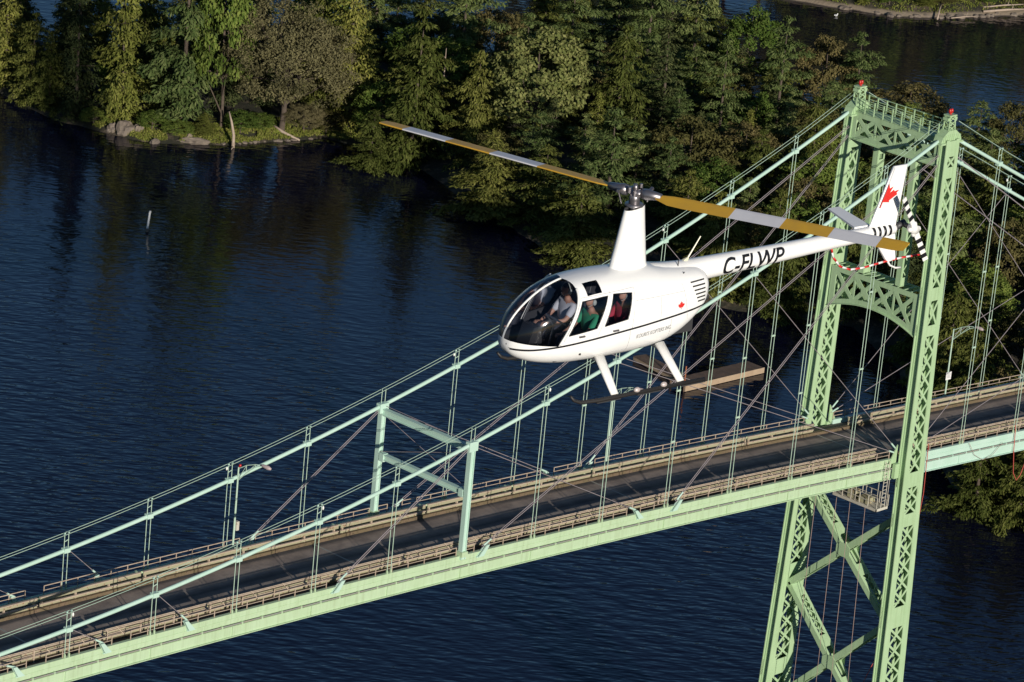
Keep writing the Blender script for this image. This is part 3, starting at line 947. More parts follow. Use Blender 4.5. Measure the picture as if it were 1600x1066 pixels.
def conifer(kind, H, rad, base, whorls, per, droop, pad_n, leaf, profile, seed, flat=.30, ragged=.25):
    g = np.random.default_rng(seed)
    C = []; N = []; T = []; SZ = []
    limbs = MB()
    tab = g.uniform(.35, 1.22, (9, 7))                 # uneven crown: long and short sectors, gaps between them
    def sector(f, az):
        a = (az % 6.283)/6.283*7; i = int(a) % 7; u = a-int(a)
        b = f*8*.999; j = int(b); v = b-j
        return (tab[j, i]*(1-u)+tab[j, (i+1) % 7]*u)*(1-v)+(tab[j+1, i]*(1-u)+tab[j+1, (i+1) % 7]*u)*v
    for w in range(whorls):
        f = (w+g.uniform(-.3, .3))/(whorls-1); f = min(max(f, 0), 1)
        z = base*H+(1-base)*H*f*.985
        L = rad*profile(f)*1.0
        m = max(3, int(round(per*(1-.35*f))))
        a0 = g.uniform(0, 6.28)
        for b in range(m):
            l_ = L*g.uniform(1-ragged*1.6, 1+ragged*.5)
            az = a0+6.283*b/m+g.uniform(-.3, .3)
            l_ *= sector(f, az)
            dx, dy = math.cos(az), math.sin(az)
            ez = z
            if w % 2 == 0 and b % 2 == 0:
                limbs.tube([(0, 0, z), (dx*l_*.75, dy*l_*.75, z-droop*l_*.55+.05)], [.05, .02], 4, False)
            npad = max(1, int(round(l_/.85)))
            for q in range(npad):
                t = (q+.75)/npad
                if t < .22 and npad > 2: continue
                rr = (.50+.38*(1-abs(t-.6)))*(.75+.10*l_)*g.uniform(.8, 1.2)
                side = g.normal()*.22*l_*t*.5
                c = np.array([dx*l_*t-dy*side, dy*l_*t+dx*side, ez-droop*l_*t*t+g.normal()*.10])
                nn = int(pad_n*rr*rr*1.5)+4
                th = g.uniform(0, 6.283, nn); rad_ = rr*np.sqrt(g.uniform(0, 1, nn))
                off = np.stack([rad_*np.cos(th), rad_*np.sin(th), g.normal(size=nn)*flat*rr*.6-rad_*rad_*.25*droop], 1)
                C.append(c+off)
                d = off.copy(); d[:, 2] = 0
                out = np.array([dx, dy, 0])*.8+d/(rr+.01)
                nrm = np.stack([g.normal(size=nn)*.5+out[:, 0]*.55, g.normal(size=nn)*.5+out[:, 1]*.55, np.ones(nn)*.55+off[:, 2]*.8], 1)
                N.append(nrm)
                out[:, 2] = -.35*droop*2+g.normal(size=nn)*.25
                T.append(out+g.normal(size=(nn, 3))*.25); SZ.append(leaf*g.uniform(.7, 1.3, nn))
    # leader
    nn = 60
    t = g.uniform(0, 1, nn)
    C.append(np.stack([g.normal(size=nn)*.16*(1.2-t), g.normal(size=nn)*.16*(1.2-t), H*(.93+.07*t)], 1))
    N.append(g.normal(size=(nn, 3))); T.append(g.normal(size=(nn, 3))*.3+[0, 0, 1]); SZ.append(leaf*np.ones(nn)*.7)
    return np.concatenate(C), np.concatenate(N), np.concatenate(T), np.concatenate(SZ), limbs

def broad(H, rad, base, clumps, per, leaf, seed, crad=1.2, fine=.6):
    g = np.random.default_rng(seed)
    C = []; N = []; SZ = []
    limbs = MB()
    cz = H*(base+1)/2; rz = H*(1-base)/2
    lob = g.normal(size=(7, 3)); lob /= np.linalg.norm(lob, axis=1, keepdims=True)
    for i in range(clumps):
        d = g.normal(size=3); d /= np.linalg.norm(d)
        if d[2] < -.55: d[2] *= -.4; d /= np.linalg.norm(d)
        bump = 1+.20*np.max(lob@d)-.10
        r_ = (g.uniform(.50, 1.0)**.55)*bump
        c = np.array([d[0]*rad*r_, d[1]*rad*r_, cz+d[2]*rz*r_*.97])
        cr = crad*g.uniform(.65, 1.25)
        nn = int(per*cr*cr/crad/crad)
        o = g.normal(size=(nn, 3)); o /= np.linalg.norm(o, axis=1, keepdims=True)
        o *= (g.uniform(0, 1, (nn, 1))**.45)*cr*np.array([1, 1, .62])
        C.append(c+o)
        N.append(o/cr*.9+g.normal(size=(nn, 3))*.5+d*.35+np.array([0, 0, .35])); SZ.append(leaf*g.uniform(.65, 1.35, nn))
        if i % 9 == 0:
            h0 = H*g.uniform(base+.04, .5)
            mid = np.array([c[0]*.5+g.normal()*.3, c[1]*.5+g.normal()*.3, h0+(c[2]-h0)*.35+.3])
            limbs.tube([(0, 0, h0), tuple(mid), tuple(c*.97)], [.12, .08, .03], 5, False)
    return np.concatenate(C), np.concatenate(N), None, np.concatenate(SZ), limbs

PROTO = {}
def add_proto(kind, H, rad, data, leaf_asp, mat, trunk_r, bark, lean=.0, top=.92):
    C, N, T, SZ, limbs = data
    cm = leaves_mesh('crown_'+kind, C, N, SZ, leaf_asp, mat, T)
    mb = MB()
    k = len(PROTO.get(kind, []))
    mb.tube([(0, 0, -1.0), (lean*.3, 0, H*.15), (lean*.15, lean*.2, H*.45), (0, 0, H*top)], [trunk_r*1.25, trunk_r, trunk_r*.7, .04], 8, False)
    mb.v += []; b0 = len(mb.v)
    mb.add(limbs.v, limbs.f)
    tm = bpy.data.meshes.new('trunk_'+kind); tm.from_pydata(mb.v, [], mb.f); tm.update(); tm.materials.append(bark)
    tm.polygons.foreach_set('use_smooth', [True]*len(tm.polygons))
    PROTO.setdefault(kind, []).append((H, rad, cm, tm))
cone = lambda f: (1-f)**.75*1.05+.06
pinep = lambda f: (min(1, .65+1.6*f)*(1-f**3.0)**.8*.97+.10)*1.12
hemp = lambda f: ((1-f**2.2)**.8*.93+.10)*1.12
cedp = lambda f: (min(1, .6+2*f)*(1-f**2.2)**.75*.96+.06)*1.1
for s in (11, 12, 13):
    add_proto('pine', 18, 5.0, conifer('pine', 18, 5.0, .05, 11, 6, .03, 40, .31, pinep, s, .36, .45), .30, LEAF['pine'], .28, BARK)
for s in (21, 22, 23):
    add_proto('hemlock', 14, 5.0, conifer('hemlock', 14, 5.0, .02, 13, 8, .24, 28, .29, hemp, s, .20, .42), .33, LEAF['hemlock'], .24, BARK)
for s in (31, 32):
    add_proto('spruce', 18, 4.2, conifer('spruce', 18, 4.2, .02, 20, 8, .14, 18, .26, cone, s, .24, .34), .30, LEAF['spruce'], .24, BARK)
for s in (41, 42):
    add_proto('cedar', 20, 4.4, conifer('cedar', 20, 4.4, .02, 24, 7, .18, 17, .28, cedp, s, .38, .45), .42, LEAF['cedar'], .26, BARK)
for s in (51, 52):
    add_proto('leafy', 14, 4.6, broad(14, 4.6, .03, 105, 85, .23, s), .55, LEAF['leafy'], .26, BARK, .4)
add_proto('maple', 18, 6.0, broad(18, 6.0, .14, 130, 90, .26, 61, 1.35), .6, LEAF['maple'], .30, BARK, .4)
add_proto('willow', 19, 8.6, broad(19, 8.6, .10, 300, 105, .21, 71, 1.45), .40, LEAF['willow'], .40, BARK, .8, .6)
for s in (81, 82):
    add_proto('olive', 11, 4.8, broad(11, 4.8, .03, 90, 85, .22, s), .5, LEAF['olive'], .22, BARK, .4)

NAMES = {'pine': 'pine_tree', 'hemlock': 'hemlock_tree', 'spruce': 'spruce_tree', 'cedar': 'cedar_tree', 'leafy': 'broadleaf_tree',
         'maple': 'maple_tree', 'willow': 'willow_tree', 'olive': 'broadleaf_tree'}
rnd = random.Random(3)
def tree(x, y, h, w, kind, label, group, z=None, cat='tree', name=None):
    H, rad, cm, tm = PROTO[kind][rnd.randrange(len(PROTO[kind]))]
    z = gh(x, y, ISLAND) if z is None else z
    t = empty(name or NAMES[kind], (x, y, max(z, .05)))
    t.scale = (w/rad, w/rad, h/H); t.rotation_euler = (rnd.uniform(-.04, .04), rnd.uniform(-.04, .04), rnd.uniform(0, 6.28))
    tag(t, label, cat, group)
    for nm, me in (('trunk', tm), ('crown', cm)):
        o = bpy.data.objects.new(nm, me); COL.objects.link(o); o.parent = t
    return t
TREES = [
    (99.0, 237.8, 17.2, 4.2, 'cedar', 'yellow green conifer at the far left edge of the shore'),
    (97.4, 220.0, 24.0, 4.2, 'spruce', 'dark conifer left of the pale boulder, its lower branches over black water'),
    (100.7, 213.9, 27.2, 4.4, 'cedar', 'tall yellow green cedar standing behind the pale boulder'),
    (106.3, 207.5, 30.5, 6.7, 'pine', 'bright green pine with layered branches, tallest on the left shore'),
    (110.8, 204.1, 26.2, 4.0, 'leafy', 'bright leafy green tree between the layered pine and the brown willow'),
    (118.7, 200.0, 19.2, 8.8, 'willow', 'round brownish willow with bare limbs above the grassy bank'),
    (129.2, 197.1, 24.2, 4.2, 'cedar', 'green conifer on the right of the brownish willow'),
    (136.0, 210.9, 18.8, 4.4, 'leafy', 'green broadleaf tree showing behind the willow crown'),
    (127.9, 215.0, 20.7, 4.3, 'spruce', 'dark conifer behind the willow and the leafy tree'),
    (119.3, 182.3, 8.4, 3.9, 'hemlock', 'low hemlock hanging over the water under the rotor blade tip'),
    (126.0, 181.2, 22.2, 6.5, 'hemlock', 'broad olive hemlock behind the tip of the left rotor blade'),
    (152.8, 198.6, 20.9, 5.9, 'pine', 'layered pine at the top edge left of the tall bright maple'),
    (131.7, 174.7, 16.0, 4.3, 'hemlock', 'dark hemlock right of the bare dead snag'),
    (138.8, 169.9, 19.4, 6.5, 'maple', 'tall pale green maple above the middle of the left rotor blade'),
    (173.5, 196.0, 16.8, 5.4, 'pine', 'pine with flat plumes above and right of the pale maple'),
    (118.4, 158.1, 11.8, 6.1, 'hemlock', 'drooping hemlock over the water below the left rotor blade'),
    (120.6, 150.4, 10.4, 5.2, 'hemlock', 'hemlock just above the left blade near the rotor hub'),
    (114.4, 137.0, 10.6, 6.1, 'hemlock', 'spreading hemlock left of the white rotor mast'),
    (151.5, 166.0, 18.2, 5.1, 'hemlock', 'dark hemlock above the rotor hub'),
    (159.2, 163.8, 17.4, 5.0, 'spruce', 'dark green conifer above and right of the rotor hub'),
    (184.7, 190.5, 19.0, 5.5, 'pine', 'pale plumed pine at the top edge above the rotor hub'),
    (191.7, 186.9, 18.0, 5.3, 'pine', 'pine at the top edge, right of the pale plumed pine'),
    (162.6, 155.9, 17.3, 4.0, 'pine', 'slender pine above the yellow rotor blade'),
    (176.1, 156.8, 18.6, 4.7, 'pine', 'tall grey green pine left of the green tower'),
    (199.8, 182.9, 13.5, 4.4, 'leafy', 'small broadleaf tree at the top beside the back channel'),
    (200.0, 161.2, 14.2, 4.3, 'pine', 'pine with flat plumes directly behind the far tower top'),
    (199.6, 167.2, 12.2, 4.3, 'olive', 'brownish tree left of the far tower top'),
    (206.1, 156.1, 7.6, 5.4, 'olive', 'rounded olive tree between the two tower tops'),
    (158.3, 134.8, 14.0, 3.9, 'hemlock', 'dark hemlock left of the far tower leg'),
    (147.9, 135.5, 11.0, 4.6, 'hemlock', 'hemlock behind the white and yellow rotor blade'),
    (127.5, 130.7, 10.7, 4.8, 'hemlock', 'hemlock right of the white rotor mast'),
    (120.7, 117.7, 11.3, 5.0, 'hemlock', 'dark hemlock behind the tail boom lettering'),
    (121.4, 108.5, 11.2, 4.3, 'hemlock', 'hemlock behind the bridge stays under the tail boom'),
    (200.2, 138.6, 9.9, 4.4, 'pine', 'pine right of the near tower top'),
    (203.3, 133.3, 10.9, 4.0, 'olive', 'brown tree at the right edge beside the back channel'),
    (168.2, 111.2, 12.0, 4.4, 'hemlock', 'dark hemlock at the right behind the side span cables'),
    (148.7, 92.8, 10.6, 4.0, 'olive', 'yellowish tree at the right edge above the road'),
    (126.5, 80.1, 9.2, 3.5, 'hemlock', 'tree behind the lamp post with the white sign'),
    (125.3, 72.7, 9.1, 3.3, 'olive', 'olive tree at the right edge just above the railing'),
    (168.6, 129.2, 13.2, 4.5, 'spruce', 'dark conifer seen between the tower legs below the top beam'),
    (86.9, 49.1, 13.2, 4.8, 'hemlock', 'hemlock over black water below the pale girder'),
    (157.4, 223.3, 12.1, 4.3, 'spruce', 'dark conifer at the top edge right of the willow, left of the left blade tip'),
    (159.5, 219.8, 12.3, 4.5, 'pine', 'pine at the top edge above the left blade tip'),
    (164.6, 219.0, 12.6, 4.5, 'hemlock', 'hemlock at the top edge just right of the pine above the blade tip'),
    (188.8, 208.0, 11.5, 4.4, 'hemlock', 'hemlock at the top edge right of the middle'),
    (194.3, 206.9, 11.4, 4.4, 'pine', 'pine touching the top edge above the rotor hub, behind the others'),
    (204.8, 203.5, 10.6, 4.1, 'spruce', 'dark conifer at the top edge left of the back channel'),
    (212.5, 201.5, 9.4, 3.9, 'hemlock', 'last hemlock at the top edge before the open back channel'),
    (107.9, 245.0, 12.0, 2.9, 'spruce', 'thin dark conifer between the two yellow green trees at the far left'),
    (114.7, 244.1, 10.1, 2.9, 'hemlock', 'dark hemlock in front of the blue gap at the top left'),
    (133.3, 231.8, 13.2, 3.9, 'spruce', 'dark conifer at the top edge behind the bright leafy tree'),
    (88.8, 44.5, 12.8, 4.0, 'hemlock', 'hemlock below the girder at the right edge by the looped rope'),
    (106.0, 231.0, 22.0, 4.6, 'spruce', 'tall dark conifer behind the yellow green cedar and the pale boulder'),
    (112.0, 222.5, 24.0, 4.8, 'hemlock', 'tall dark hemlock behind the layered pine on the left shore'),
    (118.5, 212.5, 23.0, 4.6, 'spruce', 'dark conifer filling the gap between the pine and the willow'),
    (128.5, 204.0, 20.0, 4.6, 'hemlock', 'dark hemlock just behind the willow crown, its top near the picture edge'),
    (111.0, 239.0, 17.0, 4.0, 'spruce', 'dark conifer behind the black gap at the far left'),
    (158.0, 222.0, 17.0, 5.0, 'pine', 'pine at the top edge above the brownish willow'),
    (170.0, 216.0, 17.0, 5.2, 'pine', 'pine at the top edge left of the tall layered pine'),
    (180.5, 208.0, 16.0, 5.2, 'hemlock', 'hemlock at the top edge above the pale maple'),
    (189.0, 201.0, 15.5, 5.2, 'pine', 'pine at the top edge above the middle of the wood'),
    (195.5, 192.0, 13.5, 4.6, 'hemlock', 'hemlock beside the back channel at the top edge'),
    (149.0, 229.0, 16.0, 5.0, 'spruce', 'dark conifer at the top edge behind the left shore trees'),
    (98.5, 243.5, 15.5, 3.6, 'spruce', 'dark conifer at the far left edge, right of the yellow green one'),
    (103.5, 247.5, 17.0, 3.4, 'spruce', 'thin dark conifer in the black gap at the far left, in front of blue water'),
    (97.3, 230.5, 13.0, 3.6, 'hemlock', 'dark low hemlock over black water at the far left'),
    (97.0, 225.5, 11.0, 3.2, 'hemlock', 'dark hemlock touching the water left of the tall dark conifer'),
    (118.5, 117.5, 13.5, 4.8, 'hemlock', 'shaded hemlock at the water edge behind the helicopter tail vents'),
    (122.5, 111.5, 14.5, 4.8, 'hemlock', 'shaded hemlock at the water edge under the middle of the tail boom'),
    (129.5, 104.0, 14.0, 4.8, 'hemlock', 'shaded hemlock at the water edge left of the far tower leg'),
    (130.0, 96.0, 14.5, 4.6, 'spruce', 'shaded conifer at the water edge between the tower legs'),
    (122.5, 86.0, 14.0, 4.6, 'hemlock', 'shaded hemlock between the tower legs just above the road'),
    (112.5, 74.5, 14.5, 4.6, 'hemlock', 'hemlock right of the near tower leg behind the lamp post'),
    (101.5, 62.0, 15.0, 4.8, 'hemlock', 'hemlock just above the far railing at the right'),
    (88.5, 35.0, 16.0, 5.0, 'hemlock', 'hemlock on the right shore outside the lower right corner'),
    (84.0, 24.0, 17.0, 5.0, 'hemlock', 'tall hemlock on the shore below the right end of the bridge'),
    (82.0, 12.0, 17.0, 5.0, 'pine', 'pine on the shore below the right end of the bridge'),
    (95.0, 30.0, 17.0, 5.0, 'pine', 'pine standing inland below the right end of the bridge'),
]

for (x, y, h, w, kind, lab) in TREES:
    tree(x, y, h, w, kind, lab, 'trees of the wooded island')
FILL = [
    (163.9,181.8,11.0,3.8,'pine',2), (134.2,155.6,10.9,3.6,'pine',3), (108.5,260.1,10.7,4.1,'leafy',0), (185.4,117.9,11.3,5.1,'hemlock',6),
    (158.2,208.7,8.9,3.5,'olive',2), (132.0,84.2,9.3,3.9,'leafy',7), (175.5,137.0,9.1,4.2,'olive',6), (156.8,189.8,14.2,5.0,'pine',2),
    (114.5,269.2,15.9,5.9,'hemlock',0), (157.9,177.8,7.9,3.9,'olive',2), (120.3,62.2,14.5,5.4,'hemlock',7), (189.0,136.3,7.3,2.8,'pine',6),
    (117.1,53.9,12.2,4.6,'hemlock',7), (138.4,203.6,10.3,4.5,'hemlock',2), (135.4,90.4,8.2,3.9,'leafy',7), (188.4,109.0,11.9,2.9,'spruce',6),
    (183.0,107.5,10.6,3.4,'pine',6), (154.5,156.6,10.8,3.8,'pine',4), (142.7,181.2,11.8,4.8,'hemlock',2), (138.9,70.4,10.4,2.9,'spruce',7),
    (164.6,93.8,10.4,4.3,'hemlock',6), (150.8,101.2,8.5,4.0,'leafy',6), (131.7,72.0,7.9,3.6,'olive',7), (142.3,98.5,13.6,4.3,'pine',7),
    (170.7,145.8,8.9,4.5,'olive',4), (181.8,178.0,7.9,3.4,'leafy',4), (124.0,237.9,11.8,4.4,'hemlock',1), (149.2,147.9,10.9,2.8,'spruce',4),
    (174.7,117.3,12.8,5.0,'pine',6), (128.1,122.3,8.7,3.6,'olive',5), (147.1,125.9,10.5,4.5,'leafy',5), (152.1,142.6,9.1,4.6,'olive',5),
    (142.7,78.0,11.4,4.8,'hemlock',7), (142.7,144.2,11.5,5.3,'olive',5), (97.8,51.1,15.8,7.0,'hemlock',7), (184.0,102.4,12.1,3.0,'spruce',6),
    (157.4,79.6,17.8,5.7,'pine',7), (192.2,170.1,8.4,3.5,'pine',4), (136.8,188.8,12.4,5.6,'hemlock',2), (138.4,217.8,10.2,3.9,'pine',1),
    (150.1,85.3,12.2,4.7,'hemlock',7), (102.8,41.0,17.1,5.3,'pine',7), (147.5,116.0,12.3,4.5,'hemlock',6), (174.2,104.4,13.0,3.5,'spruce',6),
    (129.2,149.1,11.4,4.3,'pine',3), (120.4,231.0,13.4,4.6,'pine',1), (165.1,102.5,7.8,3.2,'leafy',6), (162.7,143.7,12.3,3.8,'pine',4),
    (116.5,260.5,14.2,5.2,'hemlock',0), (186.4,155.4,9.1,3.9,'pine',6), (108.7,55.4,8.4,3.9,'leafy',7), (134.8,141.0,11.5,3.9,'pine',5),
    (143.8,109.3,12.2,5.0,'leafy',6), (123.7,141.2,17.3,5.9,'pine',3), (177.8,148.5,11.7,4.3,'pine',6), (171.8,164.9,9.7,4.4,'hemlock',4),
    (129.5,64.9,11.4,4.3,'pine',7), (144.6,234.8,17.7,3.8,'cedar',1), (174.1,93.9,17.7,7.5,'hemlock',6), (188.1,128.4,8.7,4.7,'hemlock',6),
    (135.8,109.1,11.5,4.7,'hemlock',6), (133.5,116.9,9.5,3.8,'leafy',5), (168.9,155.5,8.8,3.4,'leafy',4), (145.9,194.1,11.1,4.4,'leafy',2),
    (185.6,164.4,10.1,4.5,'hemlock',4), (175.6,172.4,11.1,3.7,'pine',4), (159.7,170.9,11.4,3.7,'pine',4), (149.6,206.5,8.2,3.9,'leafy',2),
    (161.7,200.0,11.5,4.6,'olive',2), (154.5,115.8,9.9,3.8,'pine',6), (195.7,112.9,9.6,3.5,'hemlock',6), (125.6,164.1,8.0,3.7,'olive',3),
    (185.6,149.7,10.2,3.2,'pine',6), (106.4,269.9,8.2,4.1,'olive',0), (151.4,176.1,10.0,3.9,'hemlock',2), (153.1,130.0,7.9,3.3,'leafy',5),
    (140.6,222.5,10.0,2.5,'cedar',1), (192.4,178.1,8.7,2.5,'spruce',4), (165.3,206.9,9.8,2.5,'spruce',2), (141.0,153.6,11.6,4.2,'hemlock',4),
    (134.9,239.2,10.6,4.5,'hemlock',1), (104.3,254.5,12.4,4.3,'pine',0), (150.8,182.4,10.8,3.3,'pine',2), (148.6,187.7,11.4,2.7,'spruce',2),
    (112.8,252.1,10.1,3.1,'pine',0), (104.8,219.7,8.3,3.1,'leafy',1), (171.3,203.5,9.4,4.1,'olive',2), (169.1,172.6,10.4,3.5,'pine',4),
    (155.3,93.9,12.7,3.9,'pine',7), (127.6,224.8,8.5,3.4,'olive',1), (110.7,47.2,13.4,5.0,'hemlock',7), (189.3,113.1,9.9,2.2,'cedar',6),
    (136.1,101.9,8.0,3.7,'olive',7), (177.0,189.1,7.6,3.0,'olive',4), (179.7,129.9,9.1,3.1,'spruce',6), (183.1,172.1,9.3,3.8,'olive',4),
    (155.7,108.7,11.8,4.3,'hemlock',6), (143.3,161.9,10.8,2.5,'cedar',2), (129.0,158.9,11.4,3.9,'pine',3), (196.9,175.8,8.6,2.5,'cedar',4),
    (166.0,86.1,14.3,3.4,'spruce',7), (196.7,144.2,6.0,2.7,'hemlock',6), (165.1,189.4,10.6,4.7,'hemlock',2), (158.1,87.8,13.4,4.2,'pine',7),
    (167.0,139.4,8.1,3.4,'leafy',6), (183.8,140.9,9.5,2.3,'spruce',6), (166.5,119.3,13.8,5.4,'pine',6), (136.0,147.8,10.9,3.6,'pine',5),
    (176.0,123.5,9.7,2.4,'spruce',6), (138.9,120.3,9.9,4.1,'olive',5), (157.1,125.0,8.1,3.1,'leafy',6), (173.9,182.4,11.9,4.0,'pine',4),
    (137.9,134.9,8.7,3.8,'leafy',5), (109.8,62.7,7.5,3.2,'olive',7), (113.6,229.2,10.7,2.9,'spruce',1), (113.2,278.3,10.4,4.1,'pine',0),
    (121.7,244.5,14.1,3.7,'cedar',1), (189.9,143.5,7.7,3.3,'leafy',6), (143.8,214.4,9.7,3.8,'hemlock',1), (134.5,126.0,9.7,3.6,'pine',5),
    (131.7,221.7,10.7,2.8,'spruce',1), (123.9,55.8,10.8,3.6,'pine',7), (118.9,223.8,10.3,3.3,'pine',1), (180.4,161.0,9.8,2.6,'spruce',4),
    (193.9,149.7,6.9,2.9,'pine',6), (118.1,239.2,10.0,2.3,'cedar',1), (138.1,196.2,9.9,3.7,'hemlock',2), (157.5,146.0,9.9,2.1,'cedar',4),
    (123.5,209.2,10.8,2.6,'spruce',1), (134.2,162.5,11.3,2.9,'spruce',3), (150.7,76.3,13.1,3.3,'spruce',7), (128.7,190.4,8.6,3.5,'leafy',2),
    (199.8,149.4,6.2,2.6,'pine',6), (109.2,215.6,11.7,3.1,'cedar',1),
]

ZONE = ['at the far left', 'behind the left shore', 'at the top behind the left blade', 'below the left blade',
        'above the yellow blade', 'behind the tail boom', 'behind the tower tops', 'below the side span']
KINDW = {'hemlock': 'olive hemlock', 'pine': 'layered pine', 'spruce': 'dark pointed conifer', 'cedar': 'narrow yellowish conifer', 'leafy': 'green broadleaf tree', 'olive': 'brownish broadleaf tree'}
ORD = ['leftmost', 'second from left', 'third from left', 'fourth from left', 'fifth from left', 'sixth from left', 'seventh from left', 'eighth from left', 'ninth from left', 'tenth from left', 'eleventh from left', 'twelfth from left', 'thirteenth from left', 'fourteenth from left', 'fifteenth from left', 'sixteenth from left']
def px(x, y, z):
    d = Vector((x, y, z))-CAM_POS
    return d.dot(rt)/d.dot(fw)
fam = {}
for r_ in FILL: fam.setdefault((r_[4], r_[5]), []).append(r_)
for (kind, zn), rows in fam.items():
    rows.sort(key=lambda r_: px(r_[0], r_[1], r_[2]*.7))
    for i, (x, y, h, w, _, _) in enumerate(rows):
        lab = KINDW[kind]+' in the wood '+ZONE[zn] if len(rows) > 16 else (ORD[i]+' of the '+KINDW[kind]+'s '+ZONE[zn] if len(rows) > 1 else 'only '+KINDW[kind]+' '+ZONE[zn])
        tree(x, y, h, w, kind, lab, KINDW[kind]+'s '+ZONE[zn])
# wood on the far bank, just above the picture but mirrored in the back channel
for k in range(75):
    a = k/74
    x = 240+100*a+rnd.uniform(-2, 2); y = float(np.interp(x, [238, 246, 254, 259, 264, 272, 280, 292, 312, 360], [262, 238, 223, 213, 204.5, 200, 197.5, 193, 186, 172]))+rnd.choice((17, 22, 28))
    tree(x, y, rnd.uniform(14, 20), rnd.uniform(4, 6), rnd.choice(('olive', 'hemlock', 'leafy', 'pine')), 'tree on the far bank above the grassy shore', 'trees on the far bank', gh(x, y, FARBANK))

# shrubs on the banks
SHR = [(101.8, 208.5, 2.6, 2.0, 'leafy', 'low green bush right of the pale boulder'), (104.2, 205.9, 2.2, 2.2, 'leafy', 'bright bush at the water edge left of the leaning dead trunk'),
       (107.4, 203.9, 3.0, 2.2, 'cedar', 'bush with upright shoots under the layered pine'), (112.6, 202.0, 3.0, 2.4, 'leafy', 'dark green bush right of the leaning dead trunk'),
       (116.0, 201.6, 2.4, 2.0, 'leafy', 'leafy bush left of the willow trunk'), (121.6, 198.4, 4.2, 3.0, 'willow', 'drooping willow bush right of the willow trunk'),
       (124.6, 197.0, 3.4, 2.4, 'olive', 'brownish bush hanging over the water right of the willow'), (97.4, 216.0, 2.4, 1.8, 'leafy', 'bush in shade left of the pale boulder')]
for (x, y, h, w, k, lab) in SHR:
    tree(x, y, h, w, k, lab, 'bushes on the left shore', None, 'bush', 'bush')
for k in range(26):
    x = 258+2.1*k+rnd.uniform(-.8, .8); 
    yb = np.interp(x, [254, 259, 264, 272, 280, 292, 312], [223, 213, 204.5, 200, 197.5, 193, 186])
    y = yb+rnd.uniform(3, 8)
    tree(x, y, rnd.uniform(1.6, 3.4), rnd.uniform(1.3, 2.3), rnd.choice(('leafy', 'cedar', 'olive', 'leafy')), 'low bush on the grassy far bank at the top right', 'bushes on the far bank', gh(x, y, FARBANK), 'bush', 'bush')

# ground cover
def ground_cover(name, poly, n, x0, x1, y0, y1, dmax, label, s0=.22, dmin=.3):
    g = np.random.default_rng(99)
    C = []
    while len(C) < n:
        x, y = g.uniform(x0, x1), g.uniform(y0, y1)
        d = sdist(x, y, poly)
        if dmin < d < dmax and mno.noise(Vector((x*.5, y*.5, 1.7))) > -.35: C.append((x, y, gh(x, y, poly)+g.uniform(0, .3)))
    C = np.array(C); k = len(C)
    N = g.normal(size=(k, 3)); N[:, 2] = np.abs(N[:, 2])*.4+.25
    T = g.normal(size=(k, 3))*.4+[0, 0, 1]
    me = leaves_mesh(name, C, N, s0*g.uniform(.6, 1.5, k), .35, LEAF['grass'], T)
    o = bpy.data.objects.new(name, me); COL.objects.link(o); tag(o, label, 'grass', None, 'stuff')
ground_cover('grass', ISLAND, 24000, 94, 128, 192, 216, 6, 'lush green grass on the bank under the left shore trees', .15)
ground_cover('grass', FARBANK, 16000, 252, 318, 184, 232, 13, 'green and yellow grass on the far bank at the top right', .17, 1.4)

# ------------------------------------------------------------------ rocks
def rock(x, y, sx, sy, sz, label, group=None, seed=0, z=-.1, rz=0.0, sub=3):
    bm = bmesh.new(); bmesh.ops.create_icosphere(bm, subdivisions=sub, radius=1)
    for v in bm.verts:
        q = v.co*1.3+Vector((seed*7.3, seed*3.1, 0))
        k = 1+.34*mno.noise(q)+.22*mno.noise(q*2.7)+.10*mno.noise(q*6.1)
        v.co = v.co*k
        v.co.z = max(v.co.z, -.5)
        for ax in range(3):
            v.co[ax] = round(v.co[ax]*3.2)/3.2*.45+v.co[ax]*.55
        v.co = Vector((v.co.x*sx, v.co.y*sy, v.co.z*sz))
    me = bpy.data.meshes.new('boulder'); bm.to_mesh(me); bm.free(); me.materials.append(ROCK)
    o = bpy.data.objects.new('boulder', me); COL.objects.link(o); o.location = (x, y, z); o.rotation_euler = (0, 0, rz)
    tag(o, label, 'rock', group); return o
rock(99.3, 211.2, 1.4, 1.2, 1.7, 'large pale boulder at the water edge on the left shore', 'rocks on the left shore', 1, .3)
rock(100.5, 209.9, .9, .9, 1.6, 'cracked pale rock leaning on the right of the large boulder', 'rocks on the left shore', 2, .2)
rock(98.2, 213.0, .7, .8, 1.1, 'narrow pale rock on the left of the large boulder', 'rocks on the left shore', 3, .2)
rock(100.2, 206.0, .75, .5, .5, 'small tan rock alone in the water right of the large boulder', 'rocks on the left shore', 4, .1)
rock(105.3, 203.3, 2.2, .9, .55, 'flat tan slab at the water edge under the layered pine', 'rocks on the left shore', 5, .15, -.7)
rock(105.2, 204.3, .6, .5, .7, 'small white rock above the flat tan slab', 'rocks on the left shore', 6, .4)
rr = random.Random(8)
for k in range(42):
    x = 259.5+1.35*k+rr.uniform(-.5, .5)
    yb = np.interp(x, [254, 259, 264, 272, 280, 292, 312], [223, 213, 204.5, 200, 197.5, 193, 186])
    s = rr.uniform(.25, .75)
    rock(x, yb+rr.uniform(-.2, 1.6), s*1.4, s, s*.7, 'tan stone along the shore of the far bank at the top right', 'stones along the far bank', k+10, .1, rr.uniform(0, 3), 2)
for k in range(16):
    t = k/15
    x = 108.5+14*t+rr.uniform(-.4, .4); y = np.interp(x, [99, 109, 119, 124], [206.5, 200.2, 197.6, 196.6])+rr.uniform(-.1, .5)
    s = rr.uniform(.18, .42)
    rock(x, y, s*1.3, s, s*.7, 'small stone at the water edge below the grassy bank', 'stones below the grassy bank', k+70, .05, rr.uniform(0, 3), 2)

